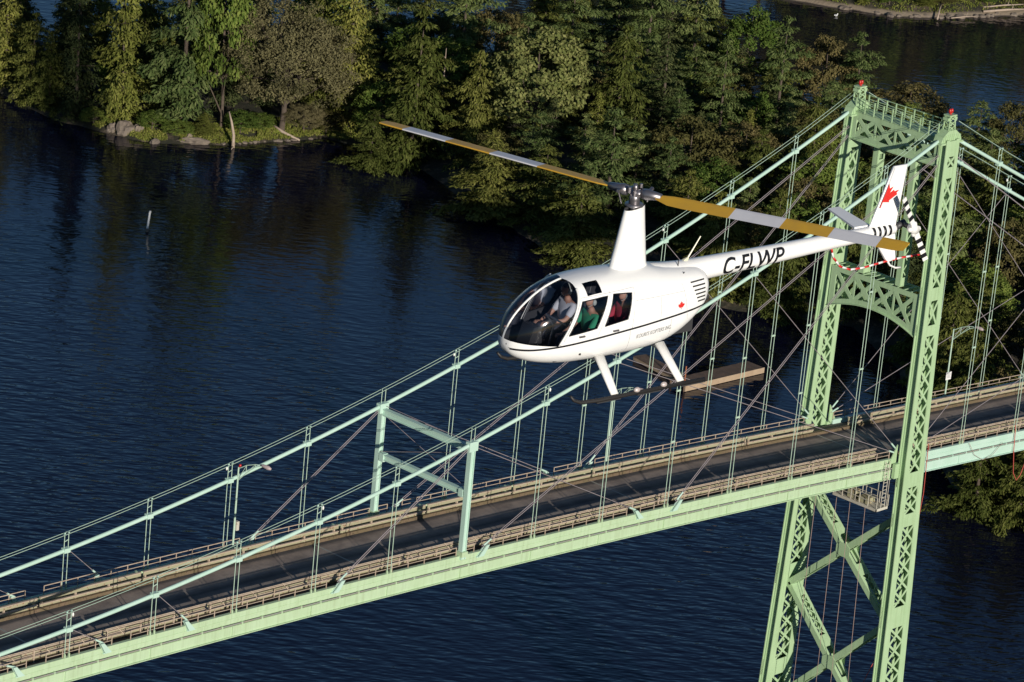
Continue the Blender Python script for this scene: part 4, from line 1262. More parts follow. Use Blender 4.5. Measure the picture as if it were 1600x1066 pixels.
# ------------------------------------------------------------------ dead wood
def log(name, pts, rad, m, label, twigs=(), group=None):
    mb = MB(); mb.tube(pts, rad, 7)
    o = mb.build(name, m, None, True); tag(o, label, 'dead wood', group)
    for tp, tr in twigs:
        mb = MB(); mb.tube(tp, tr, 5); mb.build('dead_limb', m, o, True)
    return o
log('dead_tree', [(108.6, 198.9, .0), (109.2, 199.6, 1.6), (109.4, 200.4, 3.2), (109.5, 201.2, 4.6)], [.24, .22, .17, .09], DEADW, 'bleached dead trunk leaning up from the water edge on the left shore',
    [([(108.7, 199.0, .2), (107.7, 198.2, .1)], [.13, .06])])
log('fallen_log', [(118.0, 201.3, 1.6), (118.4, 199.4, .9), (119.6, 197.0, .1)], [.14, .22, .12], DEADW, 'pale fallen log dipping into the water below the willow', [([(117.9, 201.2, 1.5), (117.3, 200.8, 2.7)], [.12, .05])])
log('dead_branch', [(123.4, 198.2, 2.6), (124.6, 197.1, 1.5), (125.4, 196.5, .8)], [.06, .08, .05], DEADW, 'thin pale branch lying on the bush right of the willow')
log('dead_snag', [(140.0, 189.5, .5), (140.1, 189.6, 7.0), (140.2, 189.7, 13.0)], [.2, .14, .04], DEADW, 'bare dead snag standing above the left rotor blade',
    [([(140.1, 189.6, 8+k*.9), (140.1+.5*math.cos(k*2.1), 189.6+.5*math.sin(k*2.1), 8.3+k*.9)], [.04, .015]) for k in range(5)])
for (a, b, r_, lab) in [((268.5, 199.8, .3), (273.2, 203.0, 1.6), .17, 'pale driftwood log angled up from the far shore, longest of the driftwood'),
                     ((271.5, 199.2, .3), (276.0, 197.4, .5), .13, 'driftwood branch lying along the far waterline beside the long log'),
                     ((279.5, 198.6, .7), (288.5, 195.4, .9), .22, 'thick grey driftwood log on the far shore near the right edge'),
                     ((281.0, 199.8, 1.0), (288.0, 196.6, 1.5), .15, 'thin driftwood log behind the thick grey log on the far shore')]:
    log('driftwood', [a, tuple((np.array(a)+np.array(b))/2+[0, 0, .1]), b], [r_, r_*.9, r_*.45], DEADW, lab, [([tuple(np.array(a)*.4+np.array(b)*.6), tuple(np.array(a)*.4+np.array(b)*.6+[.7, .2, .9])], [r_*.4, r_*.15])], 'driftwood on the far shore')

# marker stake, gull
mk = empty('marker_stake', (72.4, 175.0, 0)); tag(mk, 'white leaning marker stake standing in the dark water at the left', 'marker')
mb = MB(); mb.tube([(0, 0, -1), (.10, .05, .4), (.42, .12, 2.45), (.44, .13, 2.5)], [.16, .16, .14, .09], 8); mb.build('pole', WLAMP, mk, True)
mb = MB(); mb.tube([(.0, 0, -.2), (.09, .04, .42)], [.24, .22], 8); mb.build('base_collar', worn('collar_grime', (.2, .17, .13), (.12, .1, .08)), mk)
mb = MB(); mb.tube([(.43, .12, 2.46), (.53, .14, 2.72)], [.19, .12], 8); mb.build('stake_cap', WLAMP, mk, True)
gu = empty('gull', (253.9, 209.9, .05)); tag(gu, 'tiny white gull floating on the back channel at the top right', 'bird')
mb = MB(); mb.ball((0, 0, .14), .34, .18, .17, 10, 6); mb.ball((.30, 0, .36), .11, .09, .10, 8, 6); mb.tube([(.20, 0, .18), (.28, 0, .34)], [.10, .07], 6)
mb.tube([(-.28, 0, .17), (-.55, 0, .20)], [.10, .03], 6); mb.build('body', WLAMP, gu, True)
mb = MB()
for q in (-1, 1): mb.ball((-.08, q*.15, .20), .34, .06, .10, 8, 5)
mb.build('wing', plain('gull_grey', (.5, .51, .53)), gu, True)
mb = MB(); mb.tube([(.40, 0, .35), (.50, 0, .33)], [.03, .01], 5); mb.build('beak', plain('beak_yellow', (.6, .35, .05)), gu)

# ------------------------------------------------------------------ timber dock
dk = empty('dock', (96, 96, 0)); tag(dk, 'weathered timber dock lying on the dark water beyond the bridge', 'dock')
A = Vector((88.4, 94.6, 0)); Bv = Vector((102.3, 94.1, 0)); ax = (Bv-A).normalized(); pv = Vector((-ax.y, ax.x, 0))
def dl(p, z): q = p-Vector((96, 96, 0)); return (q.x, q.y, z)
L = (Bv-A).length; Wd = 2.7
for k in range(46):
    a0 = L*k/46; a1 = L*(k+1)/46-.03
    hz = .72+.02*math.sin(k*5.1)
    mb = MB(); c = [A+ax*a0, A+ax*a1, A+ax*a1+pv*Wd, A+ax*a0+pv*Wd]
    mb.hexa([dl(q, hz-.07) for q in c]+[dl(q, hz) for q in c]); mb.build('plank', WOOD, dk)
mb = MB(); c = [A-pv*.12, Bv-pv*.12, Bv+pv*.0, A+pv*.0]; mb.hexa([dl(q, .06) for q in c]+[dl(q, .75) for q in c]); mb.build('front_beam', WOODL, dk)
for k in range(6):
    q = A+ax*(L*k/5*.98+.1)+pv*.15
    mb = MB(); mb.tube([dl(q, -2.0), dl(q, .66)], .16, 8); mb.build('pile', WOOD, dk)
    q = q+pv*2.3
    mb = MB(); mb.tube([dl(q, -2.0), dl(q, .66)], .16, 8); mb.build('pile', WOOD, dk)
q = A+ax*.3+pv*.4
mb = MB(); mb.tube([dl(q, -1), dl(q, 3.1)], [.11, .08], 7); mb.build('mooring_post', worn('rust_post', (.35, .12, .05), (.25, .09, .05)), dk)
ar = empty('boat_ramp', (92, 102.5, 0)); tag(ar, 'grey floating ramp behind the helicopter rear leg, left of the timber dock', 'ramp')
a = Vector((92.3, 105.6, 0)); b_ = Vector((90.9, 97.8, 0)); d = (b_-a).normalized(); s_ = Vector((-d.y, d.x, 0))
for k in range(24):
    t0 = (b_-a).length*k/24; t1 = (b_-a).length*(k+1)/24-.04
    mb = MB(); c = [a+d*t0-s_*1.0, a+d*t1-s_*1.0, a+d*t1+s_*1.0, a+d*t0+s_*1.0]
    mb.hexa([(q-Vector((92, 102.5, 0))) + Vector((0, 0, .52)) for q in c]+[(q-Vector((92, 102.5, 0)))+Vector((0, 0, .62)) for q in c]); mb.build('plank', WOOD, ar)
mb = MB()
for q in (-.95, .85):
    c = [a+s_*q, b_+s_*q, b_+s_*(q+.1), a+s_*(q+.1)]
    mb.hexa([(w_-Vector((92, 102.5, 0)))+Vector((0, 0, .1)) for w_ in c]+[(w_-Vector((92, 102.5, 0)))+Vector((0, 0, .55)) for w_ in c])
mb.build('side_beam', WOODL, ar)

# ------------------------------------------------------------------ helicopter (x forward, y to port, z up; origin under the mast at skid level)
HR = Matrix(((-0.98176513, -0.18326386, -0.05051326), (0.18431824, -0.98271904, -0.01703186), (-0.04651902, -0.0260318, 0.99857815)))
HP = Vector((-204.0607, -149.8878, 131.9335))
HM = Matrix.Translation(HP) @ HR.to_4x4()
heli = empty('helicopter')
heli.matrix_world = HM
tag(heli, 'small white helicopter with bubble windshield and red maple leaf tail flying past the bridge', 'helicopter')

def shell_material():
    m, n, l, b = newmat('white_aircraft_paint')
    tc = n.new('ShaderNodeTexCoord')
    t = noise(n, l, tc.outputs['Object'], 2.2, 5, .6)
    r = ramp(n, l, t.outputs[0], [(.35, (.86, .855, .83)), (.7, (.81, .805, .785))])
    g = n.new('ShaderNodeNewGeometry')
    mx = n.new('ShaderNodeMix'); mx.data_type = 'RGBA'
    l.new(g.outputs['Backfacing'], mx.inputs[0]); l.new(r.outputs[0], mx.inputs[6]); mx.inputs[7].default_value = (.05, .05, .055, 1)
    l.new(mx.outputs[2], b.inputs['Base Color'])
    b.inputs['Roughness'].default_value = .28
    b.inputs['Coat Weight'].default_value = .3; b.inputs['Coat Roughness'].default_value = .08
    return m
SHELL = shell_material()
WHITE = plain('white_paint', (.78, .77, .73), .3)
BLACK = plain('black_paint', (.012, .012, .014), .35)
DARK = plain('dark_interior', (.025, .025, .028), .7)
SEATM = plain('dark_seat_leather', (.04, .042, .05), .55)
GREYT = plain('grey_lettering', (.30, .30, .31), .5)
REDP = plain('maple_red', (.62, .03, .025), .4)
YELP = worn('blade_yellow', (.60, .34, .03), (.50, .29, .04), None, .6, .45, 2)
BWHT = worn('blade_white', (.66, .65, .66), (.58, .57, .59), None, .6, .45, 2)
METAL = plain('hub_metal', (.30, .28, .29), .38, .85)
DMETAL = plain('dark_metal', (.05, .05, .052), .5, .3)
SKIDM = plain('skid_black', (.02, .018, .017), .55)

def glass_material():
    m = bpy.data.materials.new('tinted_acrylic'); m.use_nodes = True
    n = m.node_tree.nodes; l = m.node_tree.links
    n.remove(n['Principled BSDF'])
    tr = n.new('ShaderNodeBsdfTransparent'); tr.inputs[0].default_value = (.68, .70, .75, 1)
    gl = n.new('ShaderNodeBsdfGlossy'); gl.inputs['Roughness'].default_value = .075; gl.inputs[0].default_value = (.95, .97, 1, 1)
    fr = n.new('ShaderNodeFresnel'); fr.inputs[0].default_value = 1.5
    mx = n.new('ShaderNodeMixShader'); l.new(fr.outputs[0], mx.inputs[0]); l.new(tr.outputs[0], mx.inputs[1]); l.new(gl.outputs[0], mx.inputs[2])
    l.new(mx.outputs[0], n['Material Output'].inputs[0])
    return m
GLASS = glass_material()

# fuselage loft:  x, bottom, top, half width, height of the widest line
ST = [(2.50, .90, 1.00, .03, .95), (2.485, .84, 1.06, .12, .95), (2.44, .76, 1.17, .22, .96), (2.36, .69, 1.30, .32, .98), (2.24, .63, 1.44, .42, 1.0), (2.05, .57, 1.60, .51, 1.03),
      (1.80, .52, 1.755, .58, 1.06), (1.50, .48, 1.87, .625, 1.09), (1.15, .46, 1.93, .645, 1.11), (.80, .45, 1.945, .65, 1.12), (.40, .45, 1.935, .65, 1.13),
      (0.0, .455, 1.91, .645, 1.14), (-.35, .48, 1.89, .625, 1.15), (-.70, .55, 1.83, .60, 1.17), (-1.0, .69, 1.79, .565, 1.21), (-1.25, .87, 1.765, .52, 1.27), (-1.42, 1.04, 1.74, .47, 1.34), (-1.52, 1.17, 1.69, .40, 1.40)]
SX = np.array([s[0] for s in ST])
def stn(x):
    """smooth interpolation of the station table"""
    X = SX[::-1]; out = []
    for c in range(1, 5):
        Y = np.array([s[c] for s in ST])[::-1]
        i = int(np.clip(np.searchsorted(X, x)-1, 0, len(X)-2))
        d = np.gradient(Y, X)
        h = X[i+1]-X[i]; t = (x-X[i])/h
        v = (2*t**3-3*t**2+1)*Y[i]+(t**3-2*t**2+t)*h*d[i]+(-2*t**3+3*t**2)*Y[i+1]+(t**3-t**2)*h*d[i+1]
        out.append(v)
    return out
def sect(x, n=56):
    zb, zt, w, zc_ = stn(x)
    pts = []
    for k in range(n):
        a = 2*math.pi*k/n
        cy, sz = math.cos(a), math.sin(a)
        ee = 2/2.5 if sz > 0 else 2/3.0
        y = w*math.copysign(abs(cy)**ee, cy)
        h = (zt-zc_) if sz > 0 else (zc_-zb)
        z = zc_+h*math.copysign(abs(sz)**ee, sz)
        pts.append((x, y, z))
    return pts
xsn = [2.50, 2.495, 2.485, 2.465, 2.44, 2.40, 2.35, 2.30, 2.24]+list(np.linspace(2.17, -1.3, 52))+[-1.36, -1.42, -1.47, -1.52]
bm = bmesh.new()
rings = [[bm.verts.new(p) for p in sect(x)] for x in xsn]
for a, b in zip(rings[:-1], rings[1:]):
    for k in range(56):
        bm.faces.new((a[k], a[(k+1) % 56], b[(k+1) % 56], b[k]))
bm.faces.new(rings[0]); bm.faces.new(rings[-1][::-1])
bmesh.ops.recalc_face_normals(bm, faces=bm.faces)
def cut(co, no, test):
    fs = [f for f in bm.faces if test(f.calc_center_median())]
    es = {e for f in fs for e in f.edges}; vs = {v for f in fs for v in f.verts}
    bmesh.ops.bisect_plane(bm, geom=list(vs)+list(es)+fs, plane_co=co, plane_no=no, dist=1e-5)
WS_X, WS_K, WS_C = 1.745, .56, .26            # windshield frame  x = WS_X - WS_K*(z-.95) + WS_C*(.6-|y|)
def wsx(y, z): return WS_X-WS_K*(z-.95)+WS_C*(.6-abs(y))
for s in (-1, 1):
    cut((WS_X, s*.6, .95), Vector((1, s*WS_C, WS_K)).normalized(), lambda c, s=s: 1.0 < c.x < 2.1 and c.y*s > 0)
zl = lambda x: .955 + .13*max(0, (x-2.0)) # lower windshield line
cut((2.0, 0, .955), Vector((-.10, 0, 1)), lambda c: c.x > 1.2)
for yy in (-.022, .022): cut((2, yy, 1), (0, 1, 0), lambda c: c.x > 1.0 and c.z > .7)
WIN = {'front_door_window': [(1.575, 1.10), (1.285, 1.645), (.765, 1.675), (1.02, 1.16)], 'rear_door_window': [(.855, 1.17), (.645, 1.685), (.265, 1.655), (.375, 1.225)]}
for poly in WIN.values():
    xa = min(p[0] for p in poly)-.1; xb = max(p[0] for p in poly)+.1
    for i in range(4):
        p, q = poly[i], poly[(i+1) % 4]
        cut((p[0], 0, p[1]), Vector((q[1]-p[1], 0, -(q[0]-p[0]))).normalized(), lambda c: xa < c.x < xb and 1.0 < c.z < 1.85 and abs(c.y) > .3)
SKY = [(.99, .20), (1.33, .20), (1.33, .50), (.99, .50)]
for yy in (.30, .50, -.30, -.50): cut((1, yy, 1), (0, 1, 0), lambda c: .8 < c.x < 1.45 and c.z > 1.6)
for xx in (.86, 1.16): cut((xx, 0, 0), (1, 0, 0), lambda c: .8 < c.x < 1.45 and c.z > 1.6)
# stripe: z = zs(x) with a width that grows to the rear
SK = -.076
def zs(x): return 1.048+SK*x
for o, w in ((.016, .0), (-.020, 0)):
    cut((0, 0, 1.048+o+.004), Vector((-SK+.0, 0, 1)).normalized(), lambda c: .8 < c.z < 1.3)
def inpoly(x, z, poly): return inside(x, z, poly)
groups = {}
for f in bm.faces:
    c = f.calc_center_median()
    key = 'fuselage'
    if c.z > .955+.10*(c.x-2.0) and c.x > wsx(c.y, c.z) and c.x > 1.05:
        key = 'fuselage' if abs(c.y) < .022 else ('windshield_port' if c.y > 0 else 'windshield_starboard')
    elif .86 < c.x < 1.16 and .30 < abs(c.y) < .50 and c.z > 1.7: key = 'roof_window_'+('p' if c.y > 0 else 's')
    elif abs(c.y) > .3 and c.z > 1.0:
        for nme, poly in WIN.items():
            if inpoly(c.x, c.z, poly): key = nme+('_p' if c.y > 0 else '_s')
    if key == 'fuselage' and zs(c.x)-.0165 < c.z < zs(c.x)+.0205 and c.x < 2.47: key = 'stripe'
    groups.setdefault(key, []).append(f)
def extract(name, faces, m, parent):
    idx = {}; vs = []; fl = []
    for f in faces:
        ids = []
        for v in f.verts:
            if v.index not in idx: idx[v.index] = len(vs); vs.append(tuple(v.co))
            ids.append(idx[v.index])
        fl.append(ids)
    me = bpy.data.meshes.new(name); me.from_pydata(vs, [], fl); me.update(); me.materials.append(m)
    me.polygons.foreach_set('use_smooth', [True]*len(me.polygons))
    o = bpy.data.objects.new(name, me); COL.objects.link(o); o.parent = parent
    return o
bm.verts.index_update()
fus = extract('fuselage', groups['fuselage'], SHELL, heli)
for key, m in (('windshield_port', GLASS), ('windshield_starboard', GLASS), ('front_door_window_p', GLASS), ('front_door_window_s', GLASS), ('rear_door_window_p', GLASS), ('rear_door_window_s', GLASS),
               ('roof_window_p', GLASS), ('roof_window_s', GLASS), ('stripe', BLACK)):
    if key in groups:
        nm = {'wi': 'windshield', 'fr': 'front_door_window', 're': 'rear_door_window', 'ro': 'roof_window', 'st': 'cheat_line'}[key[:2]]
        extract(nm, groups[key], m, heli)
bm.free()
def side_y(x, z):
    """half width of the hull at x, z"""
    zb, zt, w, zc_ = stn(x)
    e = 2.5 if z > zc_ else 3.0
    h = (zt-zc_) if z > zc_ else (zc_-zb)
    t = min(abs(z-zc_)/h, .999)
    return w*(1-t**e)**(1/e)

# windshield frame post, window edging
for s in (-1, 1):
    mb = MB(); pts = []
    z = .955
    for _ in range(60):                 # walk up the curve where the frame meets the hull
        y = .6
        for _k in range(12):
            x = wsx(y, z); y = .5*y+.5*side_y(x, z)
        pts.append((x, s*(y+.016), z+.004))
        if y < .06 or z > stn(x)[1]-.004: break
        z += .018 if z < 1.72 else .006
    mb.tube(pts, .021, 6)
    mb.build('windshield_frame', WHITE, heli, True)
mb = MB()
pts = []
for x in np.linspace(2.43, 1.385, 18): pts.append((x, 0, stn(x)[1]+.004))
mb.tube(pts, .02, 6); mb.build('centre_strip', WHITE, heli, True)
for nme, poly in WIN.items():
    for s in (-1, 1):
        mb = MB(); pts = []
        for i in range(4):
            p, q = poly[i], poly[(i+1) % 4]
            for t in np.linspace(0, 1, 6)[:-1]:
                x = p[0]+(q[0]-p[0])*t; z = p[1]+(q[1]-p[1])*t; pts.append((x, s*(side_y(x, z)+.001), z))
        pts.append(pts[0]); mb.tube(pts, .010, 5, False); mb.build('window_seal', BLACK, heli, True)
# door seams, handle, fuel cap details on the port side
SEAMM = plain('seam_grey', (.34, .34, .34), .6)
for line in ([(1.66, 1.0), (1.30, 1.70)], [(.98, 1.02), (.70, 1.74)], [(.27, 1.05), (.20, 1.72)], [(1.30, 1.70), (.20, 1.73)], [(-.98, .98), (-.86, 1.62)], [(.20, 1.52), (-.90, 1.50)], [(-.35, 1.10), (-.35, 1.50)], [(1.60, .62), (-.75, .66)], [(.30, .50), (.30, 1.0)], [(-.60, .62), (-.60, 1.06)]):
    for s in (-1, 1):
        p, q = line; pts = []
        for t in np.linspace(0, 1, 8):
            x = p[0]+(q[0]-p[0])*t; z = p[1]+(q[1]-p[1])*t; pts.append((x, s*(side_y(x, z)+.0), z))
        mb = MB(); mb.tube(pts, .0042, 4, False); mb.build('panel_seam', SEAMM, heli)
for s in (-1, 1):
    for x in (1.32, .62):
        y = s*(side_y(x, 1.06)+.012); mb = MB(); mb.box((x-.06, y-.012, 1.045), (x+.06, y+.012, 1.075)); mb.build('door_handle', METAL, heli)
mb = MB(); x = 1.30; mb.tube([(x, side_y(x, .72)-.01, .72), (x, side_y(x, .72)+.012, .72)], .022, 8); mb.build('drain_port', DMETAL, heli)
# nose lamps
for s in (-1, 1):
    mb = MB(); mb.ball((2.445, s*.09, .93), .05, .055, .055, 8, 6); mb.build('landing_light', GLASS if False else plain('lamp_glass', (.5, .5, .52), .15, .6), heli, True)
# cooling slots at the rear of the cowl
for s in (-1, 1):
    for k in range(6):
        z = 1.60-.068*k
        xa, xb = -1.06-.028*k, -1.385
        mb = MB()
        for (x0, x1) in zip(np.linspace(xa, xb, 6)[:-1], np.linspace(xa, xb, 6)[1:]):
            ya, yb = s*(side_y(x0, z)+.003), s*(side_y(x1, z)+.003)
            mb.hexa([(x0, ya-.01, z-.013), (x1, yb-.01, z-.013), (x1, yb+.004, z-.013), (x0, ya+.004, z-.013), (x0, ya-.01, z+.013), (x1, yb-.01, z+.013), (x1, yb+.004, z+.013), (x0, ya+.004, z+.013)])
        mb.build('cooling_slot', DMETAL, heli)
# engine underside and exhaust
mb = MB(); mb.box((-1.30, -.32, .62), (-.78, .32, .98)); mb.tube([(-.95, -.2, .70), (-1.15, -.2, .45), (-1.35, -.22, .40)], .05, 8)
mb.tube([(-1.2, .15, .9), (-1.75, .1, 1.12)], [.14, .05], 8); mb.build('engine', DMETAL, heli)

# mast fairing
mb = MB(); n = 20
secs = [(1.80, .42, -.52, .26), (1.86, .36, -.46, .215), (1.95, .33, -.42, .19), (2.3, .255, -.375, .165), (2.7, .175, -.32, .14), (2.97, .125, -.285, .12)]
vs = []
for z, xf, xr, hw in secs:
    for k in range(n):
        a = 2*math.pi*k/n; cx = math.cos(a)
        xm = (xf+xr)/2; hl = (xf-xr)/2
        vs.append((xm+hl*cx+.06*hl, hw*math.sin(a)*(.86+.14*cx), z+(.03*(-cx) if z > 2.9 else 0)))
fs = []
for i in range(len(secs)-1):
    for k in range(n): fs.append((i*n+k, i*n+(k+1) % n, (i+1)*n+(k+1) % n, (i+1)*n+k))
mb.add(vs, fs); mf = mb.build('mast_fairing', SHELL, heli, True)
mb = MB(); mb.tube([(-.05, 0, 2.6), (-.05, 0, 3.26)], .055, 10); mb.build('mast', METAL, heli, True)

# tail boom
BO = [(-.55, 1.60, .27), (-.8, 1.605, .245), (-1.2, 1.61, .215), (-1.8, 1.62, .200), (-3.1, 1.64, .170), (-4.4, 1.675, .142), (-5.55, 1.70, .118), (-5.95, 1.71, .105), (-6.02, 1.71, .06)]
mb = MB(); mb.tube([(x, 0, z) for x, z, r_ in BO], [b[2] for b in BO], 24); bo = mb.build('tail_boom', SHELL, heli, True)
def boom(x):
    X = [b[0] for b in BO][::-1]
    return float(np.interp(x, X, [b[1] for b in BO][::-1])), float(np.interp(x, X, [b[2] for b in BO][::-1]))
for k in range(4):
    x = -5.42-.125*k
    z, r_ = boom(x); mb = MB(); mb.tube([(x, 0, z), (x-.055, 0, z)], r_+.004, 24); mb.build('tail_band', BLACK, bo, True)

def text_mesh(s, size, shear=0.0):
    cu = bpy.data.curves.new('txt', 'FONT'); cu.body = s; cu.size = size; cu.shear = shear; cu.resolution_u = 4; cu.offset = size*.018
    o = bpy.data.objects.new('txt', cu); COL.objects.link(o)
    bpy.context.view_layer.update()
    me = bpy.data.meshes.new_from_object(o.evaluated_get(bpy.context.evaluated_depsgraph_get()))
    bpy.data.objects.remove(o); bpy.data.curves.remove(cu)
    b = bmesh.new(); b.from_mesh(me); bmesh.ops.triangulate(b, faces=b.faces)
    for _ in range(2):
        bmesh.ops.subdivide_edges(b, edges=[e for e in b.edges if e.calc_length() > size*.18], cuts=1)
    bmesh.ops.triangulate(b, faces=b.faces)
    return b, me
def lettering(name, s, size, sx, fn, m, parent, shear=0.0):
    b, me = text_mesh(s, size, shear)
    for v in b.verts: v.co = Vector(fn(v.co.x*sx, v.co.y))
    b.to_mesh(me); b.free(); me.name = name; me.materials.clear(); me.materials.append(m)
    for p in me.polygons: p.material_index = 0
    o = bpy.data.objects.new(name, me); COL.objects.link(o); o.parent = parent
    return o
def on_boom(u, v):
    x = -1.93-u; z, r_ = boom(x); a = (v-.17)/r_+.25
    return (x, (r_+.006)*math.cos(a), z+(r_+.006)*math.sin(a))
lettering('registration_letters', 'C-FLWP', .42, .92, on_boom, BLACK, bo, .30)
lettering('company_lettering', "KOURI'S KOPTERS INC.", .105, .72, lambda u, v: (.16-u, side_y(.16-u, .83+v+u*.06)+.005, .83+v+u*.06), GREYT, heli, .1)
LEAFP = [(0, 1), (.18, .62), (.38, .74), (.30, .28), (.52, .50), (.58, .36), (.90, .42), (.78, .22), (.88, .10), (.46, -.28), (.52, -.42), (.06, -.34), (.06, -.75),
         (-.06, -.75), (-.06, -.34), (-.52, -.42), (-.46, -.28), (-.88, .10), (-.78, .22), (-.90, .42), (-.58, .36), (-.52, .50), (-.30, .28), (-.38, .74), (-.18, .62)]
def maple(name, fn, parent, m=REDP):
    b = bmesh.new(); f = b.faces.new([b.verts.new((x, y, 0)) for x, y in LEAFP])
    bmesh.ops.triangulate(b, faces=[f])
    for v in b.verts: v.co = Vector(fn(v.co.x, v.co.y))
    me = bpy.data.meshes.new(name); b.to_mesh(me); b.free(); me.materials.append(m)
    o = bpy.data.objects.new(name, me); COL.objects.link(o); o.parent = parent
maple('maple_leaf', lambda u, v: (-.80-u*.085, side_y(-.80-u*.085, 1.26+v*.085)+.006, 1.26+v*.085), heli)

# tail fins and stabilizer
def fin(name, poly, t0, t1):
    mb = MB(); n = len(poly)
    c = (sum(p[0] for p in poly)/n, sum(p[1] for p in poly)/n)
    inn = [(p[0]+(c[0]-p[0])*.16, p[1]+(c[1]-p[1])*.05) for p in poly]
    vs = [(p[0], 0.012*s, p[1]) for s in (-1, 1) for p in poly]+[(p[0], s*t0, p[1]) for s in (-1, 1) for p in inn]
    fs = [tuple(2*n+i for i in range(n)), tuple(3*n+i for i in range(n-1, -1, -1))]
    for i in range(n):
        j = (i+1) % n
        fs += [(i, j, 2*n+j, 2*n+i), (n+j, n+i, 3*n+i, 3*n+j), (j, i, n+i, n+j)]
    mb.add(vs, fs); return mb.build(name, SHELL, heli)
uf = fin('upper_fin', [(-5.36, 1.74), (-5.82, 2.91), (-6.14, 2.91), (-6.00, 1.74)], .045, .02)
lf = fin('lower_fin', [(-5.42, 1.70), (-6.00, 1.70), (-6.09, 1.10), (-5.83, 1.13)], .045, .02)
def on_fin(u, v):                                        # the leaf wraps the leading edge: this side shows half of it
    z = 2.36+v*.25
    d = u*.34+.014
    return (-5.36-.393*(z-1.74)-d, .053, z)
LEAFP = [(0.0, 1), (.18, .62), (.38, .74), (.30, .28), (.52, .50), (.58, .36), (.90, .42), (.78, .22), (.88, .10), (.46, -.28), (.52, -.42), (.06, -.34), (.06, -.75), (0, -.75)]
maple('maple_leaf', on_fin, uf)
mb = MB(); 
for q in (0,):
    mb.hexa([(-5.10, -.06, 1.80), (-5.46, -.06, 1.80), (-5.46, -.95, 1.86), (-5.20, -.95, 1.86), (-5.10, -.06, 1.84), (-5.46, -.06, 1.83), (-5.46, -.95, 1.885), (-5.20, -.95, 1.89)])
mb.build('horizontal_stabilizer', SHELL, heli)
# tail skid guard: red and white tube
GP = [(-4.55, 0, 1.56), (-4.62, 0, 1.36), (-4.80, 0, 1.16), (-5.05, 0, 1.06), (-5.35, 0, 1.05), (-5.8, 0, 1.09), (-6.25, 0, 1.11), (-6.66, 0, 1.10)]
def along(P_, t):
    P_ = [Vector(p) for p in P_]; Ls = [(b-a).length for a, b in zip(P_, P_[1:])]; s = t*sum(Ls)
    for (a, b), l_ in zip(zip(P_, P_[1:]), Ls):
        if s <= l_+1e-6: return a+(b-a)*(s/l_)
        s -= l_
    return P_[-1]
for k in range(22):
    mb = MB(); mb.tube([along(GP, k/22), along(GP, (k+.5)/22), along(GP, (k+1)/22)], .021, 6)
    mb.build('tail_guard_band', REDP if k % 2 == 0 or k == 21 else WHITE, heli, True)
mb = MB(); mb.tube([(-5.88, 0, 1.13), (-5.98, 0, 1.0), (-6.12, 0, .93), (-6.24, 0, .92)], .02, 6); mb.build('tail_skid', WHITE, heli, True)
# tail rotor
mb = MB(); mb.tube([(-6.0, 0, 1.72), (-6.22, 0, 1.80)], [.07, .06], 10); mb.tube([(-6.16, 0, 1.78), (-6.16, .30, 1.78)], .05, 8); mb.build('tail_gearbox', DMETAL, heli, True)
tr = MB(); tr.tube([(-6.16, .24, 1.78), (-6.16, .40, 1.78)], .085, 10)
for a in (0, math.pi/2, math.pi, 4.712): tr.ball((-6.16+.10*math.cos(a), .34, 1.78+.10*math.sin(a)), .05, .05, .05, 6, 4)
tr.build('tail_rotor_hub', WHITE, heli, True)
TA = R(-62)
for q in (0, 1):
    a = TA+math.pi*q; d = Vector((-math.cos(a), 0, math.sin(a))); v = Vector((d.z, .22, -d.x)).normalized()
    c = Vector((-6.16, .36, 1.78))
    mb = MB(); mb.bar(c+d*.06, c+d*.72, .018, .105, v); bl = mb.build('tail_rotor_blade', WHITE, heli)
    for k in range(3):
        r_ = .22+.17*k; mb = MB(); mb.bar(c+d*r_, c+d*(r_+.085), .022, .108, v); mb.build('blade_band', BLACK, bl)
# antenna
mb = MB(); mb.tube([(-1.28, 0, 1.80), (-1.56, 0, 2.22)], [.016, .010], 6); mb.tube([(-1.24, 0, 1.80), (-1.33, 0, 1.86)], [.05, .02], 6); mb.build('antenna', plain('antenna_cream', (.72, .68, .5), .4), heli)
mb = MB(); mb.tube([(-1.02, .12, 1.72), (-1.02, .13, 1.90)], .010, 5); mb.build('probe', DMETAL, heli)
mb = MB(); mb.tube([(-1.0, .30, 1.70), (-1.0, .34, 1.76)], .010, 5); mb.build('fuel_vent', DMETAL, heli)

# skids
for s in (-1, 1):
    pts = [(1.80, s*1.09, .22), (1.72, s*1.09, .13), (1.58, s*1.09, .07), (1.2, s*1.09, .045), (-1.05, s*1.09, .045)]
    mb = MB(); mb.tube(pts, [.022, .030, .036, .038, .038], 8); sk = mb.build('skid', SKIDM, heli, True)
    for x in (1.0, .15, -.8):
        bar('skid_shoe', (x-.25, s*1.09, .008), (x+.25, s*1.09, .008), .06, .02, DMETAL, sk)
    for xt, xb in ((.83, .86), (-.46, -.54)):
        mb = MB(); t = Vector((xt, s*.50, .60)); b = Vector((xb, s*1.08, .09)); d = b-t
        mb.tube([t, t+d*.5, b], [.085, .075, .062], 8)
        for i in range(len(mb.v)):
            v = Vector(mb.v[i]); c = t+d*((v-t).dot(d)/d.length_squared); w = v-c; w = Vector((w.x*1.25, w.y*.5, w.z*.5)); mb.v[i] = tuple(c+w)
        mb.build('skid_strut', WHITE, heli, True)
    for x in (.40, -.17):
        mb = MB(); mb.ball((x, s*1.09, .095), .07, .045, .05, 8, 5); mb.build('skid_clamp', plain('clamp_alu', (.55, .47, .44), .4, .2), heli, True)
mb = MB()
for x in (.84, -.48): mb.tube([(x, -.55, .50), (x, .55, .50)], .04, 8)
mb.build('cross_tube', WHITE, heli, True)

